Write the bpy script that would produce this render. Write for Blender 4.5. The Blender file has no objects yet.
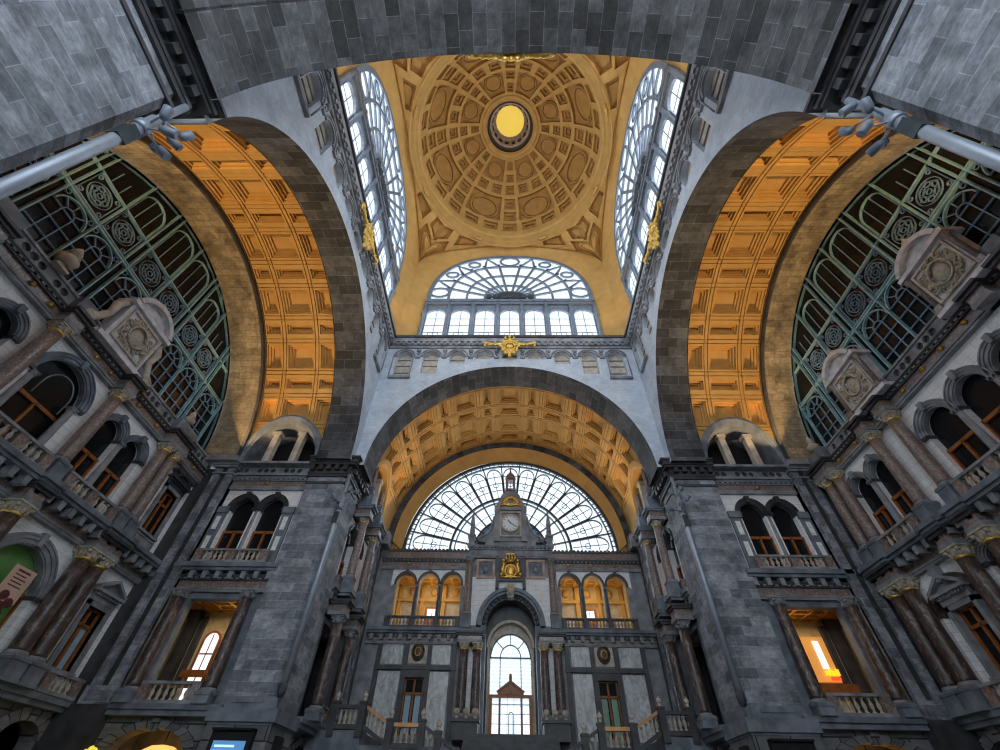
import bpy, math, random
from math import pi, sin, cos, sqrt, atan2, hypot, radians, tan
from mathutils import Matrix, Vector
from mathutils.geometry import tessellate_polygon

scene = bpy.context.scene
COL = scene.collection
random.seed(7)

# ------------------------------------------------------------------ camera
YC = 12.927                    # distance from the camera to the centre of the crossing
cam_data = bpy.data.cameras.new('camera')
cam = bpy.data.objects.new('camera', cam_data)
COL.objects.link(cam)
PITCH, YAW, ROLL = .8093, -.0298, .0247
_f = Vector((sin(YAW) * cos(PITCH), cos(YAW) * cos(PITCH), sin(PITCH)))
_r = Vector((cos(YAW), -sin(YAW), 0))
_u = _r.cross(_f)
_R = cos(ROLL) * _r + sin(ROLL) * _u
_U = -sin(ROLL) * _r + cos(ROLL) * _u
cam.matrix_world = Matrix.Translation((-.056, 0, 1.6)) @ Matrix((_R, _U, -_f)).transposed().to_4x4()
cam_data.sensor_fit = 'HORIZONTAL'
cam_data.sensor_width = 36
cam_data.lens = 430.95 / 1000 * 36
cam_data.clip_start = .05
cam_data.clip_end = 500
scene.camera = cam

# ------------------------------------------------------------------ world, exposure
world = bpy.data.worlds.new('overcast_sky')
scene.world = world
world.use_nodes = True
_bg = world.node_tree.nodes['Background']
_bg.inputs['Color'].default_value = (.80, .91, 1.0, 1)
_bg.inputs['Strength'].default_value = 5.0
vs = scene.view_settings
vs.view_transform = 'Standard'
vs.look = 'None'
vs.gamma = 1
vs.use_curve_mapping = False
vs.exposure = 0.40
scene.cycles.max_bounces = 8
scene.cycles.diffuse_bounces = 5
scene.cycles.transparent_max_bounces = 12
scene.cycles.sample_clamp_direct = 1.05
scene.cycles.sample_clamp_indirect = 4
scene.cycles.filter_width = 1.2


def portal(name, mat, sx, sy):
    """daylight portal in a window opening: helps sampling, adds no light of its own"""
    l = bpy.data.lights.new(name, 'AREA')
    l.shape = 'RECTANGLE'
    l.size, l.size_y = sx, sy
    l.cycles.is_portal = True
    o = bpy.data.objects.new(name, l)
    o.matrix_world = mat
    COL.objects.link(o)


def lamp(name, loc, aim, power, color, size=.5, spread=pi):
    l = bpy.data.lights.new(name, 'AREA')
    l.shape = 'DISK'
    l.size = size
    l.energy = power
    l.color = color
    l.spread = spread
    o = bpy.data.objects.new(name, l)
    o.location = loc
    d = Vector(aim) - Vector(loc)
    o.rotation_euler = d.to_track_quat('-Z', 'Y').to_euler()
    COL.objects.link(o)


def arm(k):
    """frame of an arm of the hall: x along its end wall, y outwards from the crossing, z up"""
    return Matrix.Translation((0, YC, 0)) @ Matrix.Rotation({'N': 0, 'W': pi / 2, 'E': -pi / 2, 'S': pi}[k], 4, 'Z')


WARM = (1.0, .68, .33)
# portals in the four dome windows, the great window of the clock wall and the open entrance end
for k in 'NWES':
    portal('daylight', arm(k) @ Matrix.Translation((0, 11.6, 38.5)) @ Matrix.Rotation(-pi / 2, 4, 'X'), 17, 16.5)
portal('daylight', arm('S') @ Matrix.Translation((0, 20.0, 19)) @ Matrix.Rotation(-pi / 2, 4, 'X'), 17.5, 14)
portal('daylight', arm('N') @ Matrix.Translation((0, 22.0, 21)) @ Matrix.Rotation(-pi / 2, 4, 'X'), 17.5, 9)
# floodlights standing on the cornices of the arms, aimed up at the gilded vaults
for k, dd, pw in (('W', 17.6, 1.0), ('E', 17.2, 1.0), ('N', 18.2, .32)):
    for sx in (-1, 1):
        p = arm(k) @ Vector((sx * 8.9, dd - .2, 17.8))
        q = arm(k) @ Vector((sx * 5.5, 13.2, 25.5))
        lamp('vault_floodlight', p, q, 390 * pw, WARM, .5, 2.05)
# dome uplights on the drum cornice corners
for sx in (-1, 1):
    for sy in (-1, 1):
        lamp('dome_floodlight', (sx * 9.0, YC + sy * 9.0, 30.6), (sx * 2, YC + sy * 2, 52), 75, (1, .72, .40), .8, 1.8)

# ------------------------------------------------------------------ materials


def mat_new(name):
    m = bpy.data.materials.new(name)
    m.use_nodes = True
    nt = m.node_tree
    return m, nt, nt.nodes['Principled BSDF']


def srgb(r, g, b):
    f = lambda c: ((c / 255 + .055) / 1.055) ** 2.4 if c > 10.3 else c / 255 / 12.92
    return (f(r), f(g), f(b), 1)


def plain(name, col, rough=.6, metal=0., var=.25, scale=3., spec=.3, bump=0.):
    m, nt, p = mat_new(name)
    p.inputs['Roughness'].default_value = rough
    p.inputs['Metallic'].default_value = metal
    p.inputs['Specular IOR Level'].default_value = spec
    if var:
        tc = nt.nodes.new('ShaderNodeTexCoord')
        n = nt.nodes.new('ShaderNodeTexNoise')
        n.inputs['Scale'].default_value = scale
        n.inputs['Detail'].default_value = 5
        nt.links.new(tc.outputs['Object'], n.inputs['Vector'])
        r = nt.nodes.new('ShaderNodeValToRGB')
        r.color_ramp.elements[0].position = .3
        r.color_ramp.elements[1].position = .72
        r.color_ramp.elements[0].color = tuple(c * (1 - var) for c in col[:3]) + (1,)
        r.color_ramp.elements[1].color = tuple(min(1, c * (1 + var)) for c in col[:3]) + (1,)
        nt.links.new(n.outputs['Fac'], r.inputs['Fac'])
        nt.links.new(r.outputs['Color'], p.inputs['Base Color'])
        if bump:
            b = nt.nodes.new('ShaderNodeBump')
            b.inputs['Strength'].default_value = bump
            nt.links.new(n.outputs['Fac'], b.inputs['Height'])
            nt.links.new(b.outputs['Normal'], p.inputs['Normal'])
    else:
        p.inputs['Base Color'].default_value = col
    return m


def blocks(name, c1, c2, mortar, bw, rh, stain=.45, rough=.75, ms=.012, bias=0.):
    m, nt, p = mat_new(name)
    L = nt.links.new
    tc = nt.nodes.new('ShaderNodeTexCoord')
    br = nt.nodes.new('ShaderNodeTexBrick')
    br.inputs['Color1'].default_value = c1
    br.inputs['Color2'].default_value = c2
    br.inputs['Mortar'].default_value = mortar
    br.inputs['Scale'].default_value = 1
    br.inputs['Brick Width'].default_value = bw
    br.inputs['Row Height'].default_value = rh
    br.inputs['Mortar Size'].default_value = ms
    br.inputs['Bias'].default_value = bias
    L(tc.outputs['UV'], br.inputs['Vector'])
    n = nt.nodes.new('ShaderNodeTexNoise')
    n.inputs['Scale'].default_value = .8
    n.inputs['Detail'].default_value = 8
    n.inputs['Roughness'].default_value = .65
    L(tc.outputs['Object'], n.inputs['Vector'])
    mr = nt.nodes.new('ShaderNodeMapRange')
    mr.inputs['From Min'].default_value = .3
    mr.inputs['From Max'].default_value = .7
    mr.inputs['To Min'].default_value = 1 - stain
    mr.inputs['To Max'].default_value = 1 + stain
    L(n.outputs['Fac'], mr.inputs['Value'])
    mx = nt.nodes.new('ShaderNodeMix')
    mx.data_type = 'RGBA'
    mx.blend_type = 'MULTIPLY'
    mx.inputs['Factor'].default_value = 1
    n3 = nt.nodes.new('ShaderNodeTexNoise')
    n3.inputs['Scale'].default_value = 3.2
    n3.inputs['Detail'].default_value = 9
    n3.inputs['Roughness'].default_value = .75
    mp = nt.nodes.new('ShaderNodeMapping')
    mp.inputs['Scale'].default_value = (1, 1, 2.2)
    L(tc.outputs['Object'], mp.inputs['Vector'])
    L(mp.outputs['Vector'], n3.inputs['Vector'])
    m3 = nt.nodes.new('ShaderNodeMapRange')
    m3.inputs['From Min'].default_value = .3
    m3.inputs['From Max'].default_value = .7
    m3.inputs['To Min'].default_value = 1 - stain * .8
    m3.inputs['To Max'].default_value = 1 + stain * .8
    L(n3.outputs['Fac'], m3.inputs['Value'])
    mm = nt.nodes.new('ShaderNodeMath')
    mm.operation = 'MULTIPLY'
    L(mr.outputs['Result'], mm.inputs[0])
    L(m3.outputs['Result'], mm.inputs[1])
    L(br.outputs['Color'], mx.inputs['A'])
    L(mm.outputs[0], mx.inputs['B'])
    L(mx.outputs['Result'], p.inputs['Base Color'])
    p.inputs['Roughness'].default_value = rough
    p.inputs['Specular IOR Level'].default_value = .35
    b = nt.nodes.new('ShaderNodeBump')
    b.inputs['Strength'].default_value = .35
    b.inputs['Distance'].default_value = .03
    n2 = nt.nodes.new('ShaderNodeTexNoise')
    n2.inputs['Scale'].default_value = 6
    n2.inputs['Detail'].default_value = 6
    L(tc.outputs['Object'], n2.inputs['Vector'])
    L(n2.outputs['Fac'], b.inputs['Height'])
    L(b.outputs['Normal'], p.inputs['Normal'])
    return m


def marble(name, base, vein, scale=2.2, rough=.28, stretch=(1, 1, .35), lo=.45, hi=.62):
    m, nt, p = mat_new(name)
    L = nt.links.new
    tc = nt.nodes.new('ShaderNodeTexCoord')
    mp = nt.nodes.new('ShaderNodeMapping')
    mp.inputs['Scale'].default_value = stretch
    L(tc.outputs['Object'], mp.inputs['Vector'])
    n = nt.nodes.new('ShaderNodeTexNoise')
    n.inputs['Scale'].default_value = scale
    n.inputs['Detail'].default_value = 10
    n.inputs['Roughness'].default_value = .7
    n.inputs['Distortion'].default_value = 1.6
    L(mp.outputs['Vector'], n.inputs['Vector'])
    r = nt.nodes.new('ShaderNodeValToRGB')
    r.color_ramp.elements[0].position = lo
    r.color_ramp.elements[0].color = base
    r.color_ramp.elements[1].position = hi
    r.color_ramp.elements[1].color = vein
    L(n.outputs['Fac'], r.inputs['Fac'])
    L(r.outputs['Color'], p.inputs['Base Color'])
    p.inputs['Roughness'].default_value = rough
    return m


def emit(name, col, strength, base=None):
    m, nt, p = mat_new(name)
    p.inputs['Base Color'].default_value = base or col
    p.inputs['Emission Color'].default_value = col
    p.inputs['Emission Strength'].default_value = strength
    p.inputs['Roughness'].default_value = .5
    return m


def clear_glass(name, tint, gloss=.08):
    m, nt, p = mat_new(name)
    nt.nodes.remove(p)
    t = nt.nodes.new('ShaderNodeBsdfTransparent')
    t.inputs['Color'].default_value = tint
    g = nt.nodes.new('ShaderNodeBsdfGlossy')
    g.inputs['Roughness'].default_value = .05
    mx = nt.nodes.new('ShaderNodeMixShader')
    mx.inputs['Fac'].default_value = gloss
    nt.links.new(t.outputs[0], mx.inputs[1])
    nt.links.new(g.outputs[0], mx.inputs[2])
    nt.links.new(mx.outputs[0], nt.nodes['Material Output'].inputs['Surface'])
    return m


MT = {
    'stone': blocks('grey_stone_blocks', (0.100, 0.109, 0.128, 1), (0.248, 0.263, 0.299, 1), (0.248, 0.263, 0.291, 1), 1.05, .42, .6, ms=.01),
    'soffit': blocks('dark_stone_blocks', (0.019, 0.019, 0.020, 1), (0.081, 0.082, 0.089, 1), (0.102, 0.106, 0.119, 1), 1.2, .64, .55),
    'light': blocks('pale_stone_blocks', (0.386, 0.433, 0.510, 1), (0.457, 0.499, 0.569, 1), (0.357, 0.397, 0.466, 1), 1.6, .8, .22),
    'rustic': blocks('rusticated_stone', (0.090, 0.090, 0.095, 1), (0.153, 0.153, 0.162, 1), (0.018, 0.018, 0.018, 1), 1.4, .55, .35, ms=.03),
    'ring': blocks('honey_stone_blocks', (.20, .155, .10, 1), (.30, .235, .15, 1), (.12, .10, .07, 1), .8, .42, .55),
    'moulding': plain('grey_moulding_stone', (0.207, 0.212, 0.230, 1), .7, var=.4, scale=1.7, bump=.15),
    'bluestone': plain('blue_stone', (0.135, 0.153, 0.184, 1), .6, var=.45, scale=1.5, bump=.1),
    'darkstone': plain('black_stone', (0.038, 0.038, 0.043, 1), .5, var=.5, scale=2, spec=.5),
    'cream': blocks('white_stone_tiles', (.80, .80, .82, 1), (.88, .88, .89, 1), (.62, .62, .65, 1), .9, .35, .15),
    'palestone': plain('pale_carved_stone', (.54, .54, .58, 1), .7, var=.3, scale=2.5, bump=.2),
    'rosesand': plain('pink_sandstone', (.40, .29, .24, 1), .7, var=.3, scale=2.5),
    'sand': plain('sand_stone', (.42, .37, .31, 1), .7, var=.3, scale=2.5, bump=.2),
    'brown': marble('brown_marble', (.042, .025, .021, 1), (.26, .20, .185, 1), 4.5, rough=.42, lo=.5, hi=.7),
    'rose': marble('rose_granite', (.12, .085, .075, 1), (.30, .24, .22, 1), 9.0, stretch=(1, 1, .6)),
    'greymarble': marble('grey_marble', (.24, .25, .26, 1), (.66, .68, .69, 1), 2.4, stretch=(1, 1, .5), lo=.35, hi=.65),
    'gold': plain('ochre_plaster', (0.463, 0.264, 0.079, 1), .75, var=.12, scale=1.2),
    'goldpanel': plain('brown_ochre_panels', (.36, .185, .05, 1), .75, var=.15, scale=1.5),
    'leaf': plain('gold_leaf', (0.765, 0.495, 0.126, 1), .32, metal=.85, var=.3, scale=6),
    'oldleaf': plain('carved_relief_stone', (.36, .32, .25, 1), .7, var=.4, scale=5),
    'iron': plain('grey_ironwork', (0.135, 0.162, 0.207, 1), .5, var=.2, spec=.4),
    'darkiron': plain('dark_ironwork', (.035, .045, .055, 1), .5, var=.2),
    'verdigris': plain('verdigris_bars', (.25, .43, .48, 1), .55, var=.2),
    'bluebar': plain('pale_blue_bars', (.20, .32, .44, 1), .5, var=.2),
    'wood': plain('varnished_wood', (.26, .085, .022, 1), .4, var=.35, scale=4),
    'black': plain('black_void', (.008, .008, .009, 1), .8, var=0),
    'darkglass': plain('dark_glass', (.008, .009, .011, 1), .15, var=0, spec=.25),
    'blueglass': plain('blue_blind_glass', (.30, .42, .52, 1), .2, var=.1),
    'greenglass': plain('green_blind_glass', (.20, .33, .26, 1), .2, var=.1),
    'glass': clear_glass('window_glass', (.97, .985, 1, 1)),
    'steel': plain('brushed_steel', (.32, .36, .43, 1), .45, metal=.6, var=.12, scale=3),
    'copper': plain('copper_handrail', (.62, .33, .15, 1), .3, metal=.8, var=.15),
    'lampglow': emit('lamp_glow', (1, .47, .12, 1), 1.0),
    'oculus': emit('lit_oculus', (.80, .58, .10, 1), .48),
    'screen': emit('blue_screen', (.10, .30, .60, 1), .4),
    'screenrow': emit('screen_text', (.55, .85, .85, 1), .8),
    'bronze': plain('dark_bronze', (.06, .042, .028, 1), .45, metal=.4, var=.3),
    'white': plain('white_enamel', (.78, .84, .90, 1), .4, var=.05),
    'winlight': emit('lit_window', (.92, .97, 1, 1), .8),
    'orangelit': emit('lit_orange_wall', (1, .45, .10, 1), .26),
    'signyellow': emit('yellow_sign', (1, .62, .02, 1), .75),
    'signred': emit('red_sign', (.9, .05, .02, 1), 1.2),
    'room': plain('ochre_room_wall', (.62, .50, .27, 1), .8, var=.2),
    'pink': plain('pink_poster', (.62, .42, .33, 1), .6, var=.05),
    'wine': plain('wine_print', (.12, .03, .035, 1), .6, var=.6, scale=9),
    'green': plain('green_blind', (.12, .26, .075, 1), .7, var=.2, scale=1.5),
    'floor': plain('stone_floor', (.22, .21, .20, 1), .4, var=.3, scale=.8),
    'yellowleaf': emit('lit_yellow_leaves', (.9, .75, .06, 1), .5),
    'grime': plain('weathered_shed_iron', (.42, .44, .47, 1), .6, var=.2),
}

# ------------------------------------------------------------------ mesh builder


class MB:
    def __init__(s):
        s.v, s.f, s.uv, s.sm, s.mi = [], [], [], [], []
        s.slot = 0

    def face(s, idx, uv=None, smooth=False):
        s.f.append(tuple(idx))
        s.uv.append(uv)
        s.sm.append(smooth)
        s.mi.append(s.slot)

    def add(s, pts):
        b = len(s.v)
        s.v += [tuple(p) for p in pts]
        return b

    def quad(s, a, b, c, d, uv=None, smooth=False):
        i = s.add((a, b, c, d))
        s.face((i, i + 1, i + 2, i + 3), uv, smooth)

    def box(s, x0, x1, y0, y1, z0, z1):
        i = s.add([(x, y, z) for z in (z0, z1) for y in (y0, y1) for x in (x0, x1)])
        for q in ((0, 2, 3, 1), (4, 5, 7, 6), (0, 1, 5, 4), (2, 6, 7, 3), (0, 4, 6, 2), (1, 3, 7, 5)):
            s.face([i + k for k in q])

    def frustum(s, x0, x1, y0, y1, z0, X0, X1, Y0, Y1, z1):
        i = s.add([(x0, y0, z0), (x1, y0, z0), (x0, y1, z0), (x1, y1, z0), (X0, Y0, z1), (X1, Y0, z1), (X0, Y1, z1), (X1, Y1, z1)])
        for q in ((0, 2, 3, 1), (4, 5, 7, 6), (0, 1, 5, 4), (2, 6, 7, 3), (0, 4, 6, 2), (1, 3, 7, 5)):
            s.face([i + k for k in q])

    def plate(s, outer, holes, y0, y1):
        """flat plate in the xz plane with holes, thickness y0..y1 (y0 faces the hall)"""
        loops = [outer] + list(holes)
        flat = [p for l in loops for p in l]
        tris = tessellate_polygon([[Vector((p[0], p[1], 0)) for p in l] for l in loops])
        i0 = s.add([(p[0], y0, p[1]) for p in flat])
        i1 = s.add([(p[0], y1, p[1]) for p in flat])
        for t in tris:
            a, b, c = (flat[k] for k in t)
            cr = (b[0] - a[0]) * (c[1] - a[1]) - (b[1] - a[1]) * (c[0] - a[0])
            t = t if cr > 0 else t[::-1]
            s.face([i0 + k for k in t])
            s.face([i1 + k for k in t[::-1]])
        k = 0
        for l in loops:
            n = len(l)
            for j in range(n):
                a, b = k + j, k + (j + 1) % n
                s.face((i0 + a, i0 + b, i1 + b, i1 + a))
            k += n

    def prism(s, poly, y0, y1):
        s.plate(poly, [], y0, y1)

    def grid(s, fn, us, vs, uvf=None, smooth=True, skip=None):
        nv = len(vs)
        b = s.add([fn(u, v) for u in us for v in vs])
        for i in range(len(us) - 1):
            for j in range(nv - 1):
                if skip and skip((us[i] + us[i + 1]) / 2, (vs[j] + vs[j + 1]) / 2):
                    continue
                q = [(i, j), (i + 1, j), (i + 1, j + 1), (i, j + 1)]
                s.face([b + x * nv + y for x, y in q], [uvf(us[x], vs[y]) for x, y in q] if uvf else None, smooth)

    def lathe(s, prof, c=(0, 0, 0), n=16, smooth=True, a0=0., a1=2 * pi, caps=True):
        full = abs(a1 - a0 - 2 * pi) < 1e-6
        m = n if full else n + 1
        rows = []
        for r, z in prof:
            rows.append(s.add([(c[0] + r * cos(a0 + (a1 - a0) * k / n), c[1] + r * sin(a0 + (a1 - a0) * k / n), c[2] + z) for k in range(m)]))
        for i in range(len(prof) - 1):
            for k in range(n):
                k2 = (k + 1) % m
                s.face((rows[i] + k, rows[i] + k2, rows[i + 1] + k2, rows[i + 1] + k), None, smooth)
        if full and caps:
            if prof[0][0] > 1e-4:
                s.face([rows[0] + k for k in range(n)][::-1])
            if prof[-1][0] > 1e-4:
                s.face([rows[-1] + k for k in range(n)])

    def ball(s, c, r, sx=1, sy=1, sz=1, n=8, m=6):
        rows = []
        for i in range(m + 1):
            t = pi * i / m
            rows.append(s.add([(c[0] + sx * r * sin(t) * cos(2 * pi * k / n), c[1] + sy * r * sin(t) * sin(2 * pi * k / n), c[2] - sz * r * cos(t)) for k in range(n)]))
        for i in range(m):
            for k in range(n):
                s.face((rows[i] + k, rows[i] + (k + 1) % n, rows[i + 1] + (k + 1) % n, rows[i + 1] + k), None, True)

    def tube(s, pts, r, n=8, rs=None):
        pts = [Vector(p) for p in pts]
        rows = []
        up = None
        for i, p in enumerate(pts):
            t = (pts[min(i + 1, len(pts) - 1)] - pts[max(i - 1, 0)]).normalized()
            if up is None:
                up = t.orthogonal().normalized()
            up = (up - t * up.dot(t)).normalized()
            w = t.cross(up)
            rr = rs[i] if rs else r
            rows.append(s.add([p + rr * (cos(2 * pi * k / n) * up + sin(2 * pi * k / n) * w) for k in range(n)]))
        for i in range(len(pts) - 1):
            for k in range(n):
                s.face((rows[i] + k, rows[i] + (k + 1) % n, rows[i + 1] + (k + 1) % n, rows[i + 1] + k), None, True)
        s.face([rows[0] + k for k in range(n)][::-1])
        s.face([rows[-1] + k for k in range(n)])

    def bar(s, pts, w, y0, y1, closed=False):
        """flat bar following a polyline in the xz plane"""
        n = len(pts)
        L, R = [], []
        for i in range(n):
            if closed:
                a, b = pts[i - 1], pts[(i + 1) % n]
            else:
                a, b = pts[max(i - 1, 0)], pts[min(i + 1, n - 1)]
            dx, dz = b[0] - a[0], b[1] - a[1]
            l = hypot(dx, dz) or 1
            nx, nz = -dz / l * w / 2, dx / l * w / 2
            L.append((pts[i][0] + nx, pts[i][1] + nz))
            R.append((pts[i][0] - nx, pts[i][1] - nz))
        b0 = s.add([(p[0], y, p[1]) for q in (L, R) for y in (y0, y1) for p in q])
        o = lambda side, yy, i: b0 + (side * 2 + yy) * n + i % n
        for i in range(n if closed else n - 1):
            j = i + 1
            s.face((o(0, 0, i), o(0, 0, j), o(1, 0, j), o(1, 0, i)))
            s.face((o(0, 1, i), o(1, 1, i), o(1, 1, j), o(0, 1, j)))
            s.face((o(0, 0, i), o(0, 1, i), o(0, 1, j), o(0, 0, j)))
            s.face((o(1, 0, i), o(1, 0, j), o(1, 1, j), o(1, 1, i)))
        if not closed:
            s.face((o(0, 0, 0), o(1, 0, 0), o(1, 1, 0), o(0, 1, 0)))
            s.face((o(0, 0, n - 1), o(0, 1, n - 1), o(1, 1, n - 1), o(1, 0, n - 1)))

    def archbar(s, cx, cz, r0, r1, y0, y1, a0=0., a1=pi, n=20, rz=1.):
        """arched band between two radii, prism in y"""
        pts = [(cx + r1 * cos(a0 + (a1 - a0) * k / n), cz + rz * r1 * sin(a0 + (a1 - a0) * k / n)) for k in range(n + 1)]
        pin = [(cx + r0 * cos(a0 + (a1 - a0) * k / n), cz + rz * r0 * sin(a0 + (a1 - a0) * k / n)) for k in range(n + 1)]
        b = s.add([(p[0], y, p[1]) for q in (pts, pin) for y in (y0, y1) for p in q])
        m = n + 1
        o = lambda side, yy, i: b + (side * 2 + yy) * m + i
        for i in range(n):
            l0, l1 = i * (a1 - a0) / n * r1, (i + 1) * (a1 - a0) / n * r1
            s.face((o(0, 0, i), o(0, 0, i + 1), o(1, 0, i + 1), o(1, 0, i)), [(0, l0), (0, l1), (abs(r1 - r0), l1), (abs(r1 - r0), l0)])
            s.face((o(0, 1, i), o(1, 1, i), o(1, 1, i + 1), o(0, 1, i + 1)))
            s.face((o(0, 0, i), o(0, 1, i), o(0, 1, i + 1), o(0, 0, i + 1)))
            t = abs(y1 - y0)
            s.face((o(1, 0, i), o(1, 0, i + 1), o(1, 1, i + 1), o(1, 1, i)), [(0, l0), (0, l1), (t, l1), (t, l0)])
        s.face((o(0, 0, 0), o(1, 0, 0), o(1, 1, 0), o(0, 1, 0)))
        s.face((o(0, 0, n), o(0, 1, n), o(1, 1, n), o(1, 0, n)))

    def mesh(s, name, mat, mat2=None):
        me = bpy.data.meshes.new(name)
        me.from_pydata(s.v, [], s.f)
        uvl = me.uv_layers.new(name='UVMap')
        data = []
        for p, uv in zip(me.polygons, s.uv):
            if uv:
                for k in uv:
                    data += [k[0], k[1]]
            else:
                nx, ny, nz = (abs(c) for c in p.normal)
                for vi in p.vertices:
                    x, y, z = s.v[vi]
                    if nz >= nx and nz >= ny:
                        data += [x, y]
                    elif ny >= nx:
                        data += [x, z]
                    else:
                        data += [y, z]
        uvl.data.foreach_set('uv', data)
        me.polygons.foreach_set('use_smooth', s.sm)
        me.materials.append(MT[mat])
        if mat2:
            me.materials.append(MT[mat2])
            me.polygons.foreach_set('material_index', s.mi)
        me.update()
        return me


CACHE = {}


def mesh(key, mat, fn):
    k = (key, mat)
    if k not in CACHE:
        b = MB()
        fn(b)
        CACHE[k] = b.mesh(str(key)[:40], mat)
    return CACHE[k]


def part(name, me, parent=None, loc=None, label=None, kind=None, rz=None):
    o = bpy.data.objects.new(name, me)
    COL.objects.link(o)
    if parent:
        o.parent = parent
    if loc:
        o.location = loc
    if rz:
        o.rotation_euler = (0, 0, rz)
    if label:
        o['label'] = label
    if kind:
        o['kind'] = kind
    return o


def mk(name, mat, fn, parent=None, label=None, kind=None, mat2=None):
    """a one-off part"""
    b = MB()
    fn(b)
    return part(name, b.mesh(name, mat, mat2), parent, None, label, kind)


def tag(o, label, cat, group=None, kind=None):
    o['label'] = label
    o['category'] = cat
    if group:
        o['group'] = group
    if kind:
        o['kind'] = kind
    return o


def root(name, F, loc, label, cat, group=None, kind=None, rz=0):
    o = bpy.data.objects.new(name, None)
    o.empty_display_size = .3
    COL.objects.link(o)
    o.matrix_world = F @ Matrix.Translation(loc) @ Matrix.Rotation(rz, 4, 'Z')
    return tag(o, label, cat, group, kind)


def single(name, mat, fn, F, label, cat, group=None, kind=None, loc=(0, 0, 0)):
    o = mk(name, mat, fn)
    o.matrix_world = F @ Matrix.Translation(loc)
    return tag(o, label, cat, group, kind)


def lin(a, b, n):
    return [a + (b - a) * k / n for k in range(n + 1)]


def arch_poly(cx, hw, z0, zs, rise=None, n=16):
    """outline of an arched opening, counter-clockwise"""
    rise = hw if rise is None else rise
    return [(cx - hw, z0), (cx + hw, z0)] + [(cx + hw * cos(pi * k / n), zs + rise * sin(pi * k / n)) for k in range(n + 1)]


def rect(x0, x1, z0, z1):
    return [(x0, z0), (x1, z0), (x1, z1), (x0, z1)]


def cells(b, P, us, vs, hf, uvf=None, skip=None, two=False):
    """stepped surface: each cell lies at depth hf(u,v); steps between cells get side walls"""
    us = sorted(set(round(u, 5) for u in us))
    vs = sorted(set(round(v, 5) for v in vs))
    H = {}
    for i in range(len(us) - 1):
        for j in range(len(vs) - 1):
            u, v = (us[i] + us[i + 1]) / 2, (vs[j] + vs[j + 1]) / 2
            if skip and skip(u, v):
                continue
            H[i, j] = hf(u, v)
    for (i, j), h in H.items():
        u0, u1, v0, v1 = us[i], us[i + 1], vs[j], vs[j + 1]
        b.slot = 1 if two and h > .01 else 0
        b.quad(P(u0, v0, h), P(u1, v0, h), P(u1, v1, h), P(u0, v1, h))
        b.slot = 1 if two else 0
        g = H.get((i + 1, j))
        if g is not None and abs(g - h) > 1e-6:
            b.quad(P(u1, v0, h), P(u1, v0, g), P(u1, v1, g), P(u1, v1, h))
        g = H.get((i, j + 1))
        if g is not None and abs(g - h) > 1e-6:
            b.quad(P(u0, v1, h), P(u1, v1, h), P(u1, v1, g), P(u0, v1, g))
    b.slot = 0


class Coffers:
    def __init__(s):
        s.c, s.us, s.vs = [], [], []

    def add(s, u0, u1, v0, v1, steps, wu, wv, dh):
        for k in range(steps):
            a = (u0 + k * wu, u1 - k * wu, v0 + k * wv, v1 - k * wv)
            if a[0] >= a[1] or a[2] >= a[3]:
                break
            s.c.append(a + (dh,))
            s.us += a[:2]
            s.vs += a[2:]

    def h(s, u, v):
        return sum(c[4] for c in s.c if c[0] < u < c[1] and c[2] < v < c[3])

# ------------------------------------------------------------------ levels and plan
Z1, Z2, Z3 = 5.0, 10.75, 16.7          # base course, balcony floor, top of the upper entablature
ZS = 17.3                              # springing of the great arches
RA, RG, RB = 9.25, 9.8, 9.45             # crossing arch, gilded vault, inner band
DG0, DG1 = 12.05, 17.25                # gilded vault from / to
DF = {'W': 19.4, 'E': 19.0, 'N': 20.6}
SIDE = {'W': 'left', 'E': 'right', 'N': 'clock', 'S': 'entrance'}
AW = 10.4                              # half width of an arm at its side walls


def structure(name, F, label, cat, loc=(0, 0, 0)):
    return root(name, F, loc, label, cat, None, 'structure')


I4 = Matrix.Identity(4)
single('floor', 'floor', lambda b: b.box(-32, 32, -20, 40, -.3, 0), I4, 'stone floor of the station hall below the picture', 'floor', kind='structure')

# ------------------------------------------------------------------ piers
pier_lbl = {('W', 1): 'far grey stone pier to the left of the clock wall', ('E', 1): 'far grey stone pier to the right of the clock wall',
            ('W', 0): 'near grey stone pier filling the upper left corner', ('E', 0): 'near grey stone pier filling the upper right corner'}


def pier_shaft(b):
    c = .28
    pl = [(0, c), (c, 0), (2.47, 0), (2.47, 2.47), (0, 2.47)]
    n = len(pl)
    i = b.add([(p[0], p[1], z) for z in (Z1 + .3, 16.6) for p in pl])
    for k in range(n):
        b.face((i + k, i + (k + 1) % n, i + n + (k + 1) % n, i + n + k))
    b.face([i + n + k for k in range(n)])


def pier_plinth(b):
    b.box(-.02, 2.5, -.02, 2.5, 4.9, 5.35)
    b.box(-.26, 2.72, -.26, 2.5, 4.45, 4.92)
    b.box(-.16, 2.6, -.16, 2.5, 4.36, 4.46)
    b.box(.6, 2.0, -.06, .0, 5.12, 5.24)


def pier_lower(b):
    b.box(-.12, 2.6, -.12, 2.5, 0, 4.40)


def pier_cornice(b):
    for e, z0, z1 in ((.06, 15.95, 16.1), (.12, 16.42, 16.6), (.16, 16.6, 16.75), (.40, 17.12, 17.25), (.48, 17.25, 17.45), (.54, 17.45, 17.52), (.63, 17.52, 17.63)):
        b.box(-e, 2.47 + min(e, .1), -e, 2.47 + min(e, .1), z0, z1)
    b.box(-.1, 2.5, -.1, 2.5, 16.7, 17.15)
    for k in range(5):
        t = .12 + k * .52
        b.box(t, t + .26, -.36, 0, 16.8, 17.12)
        b.box(-.36, 0, t, t + .26, 16.8, 17.12)


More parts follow.
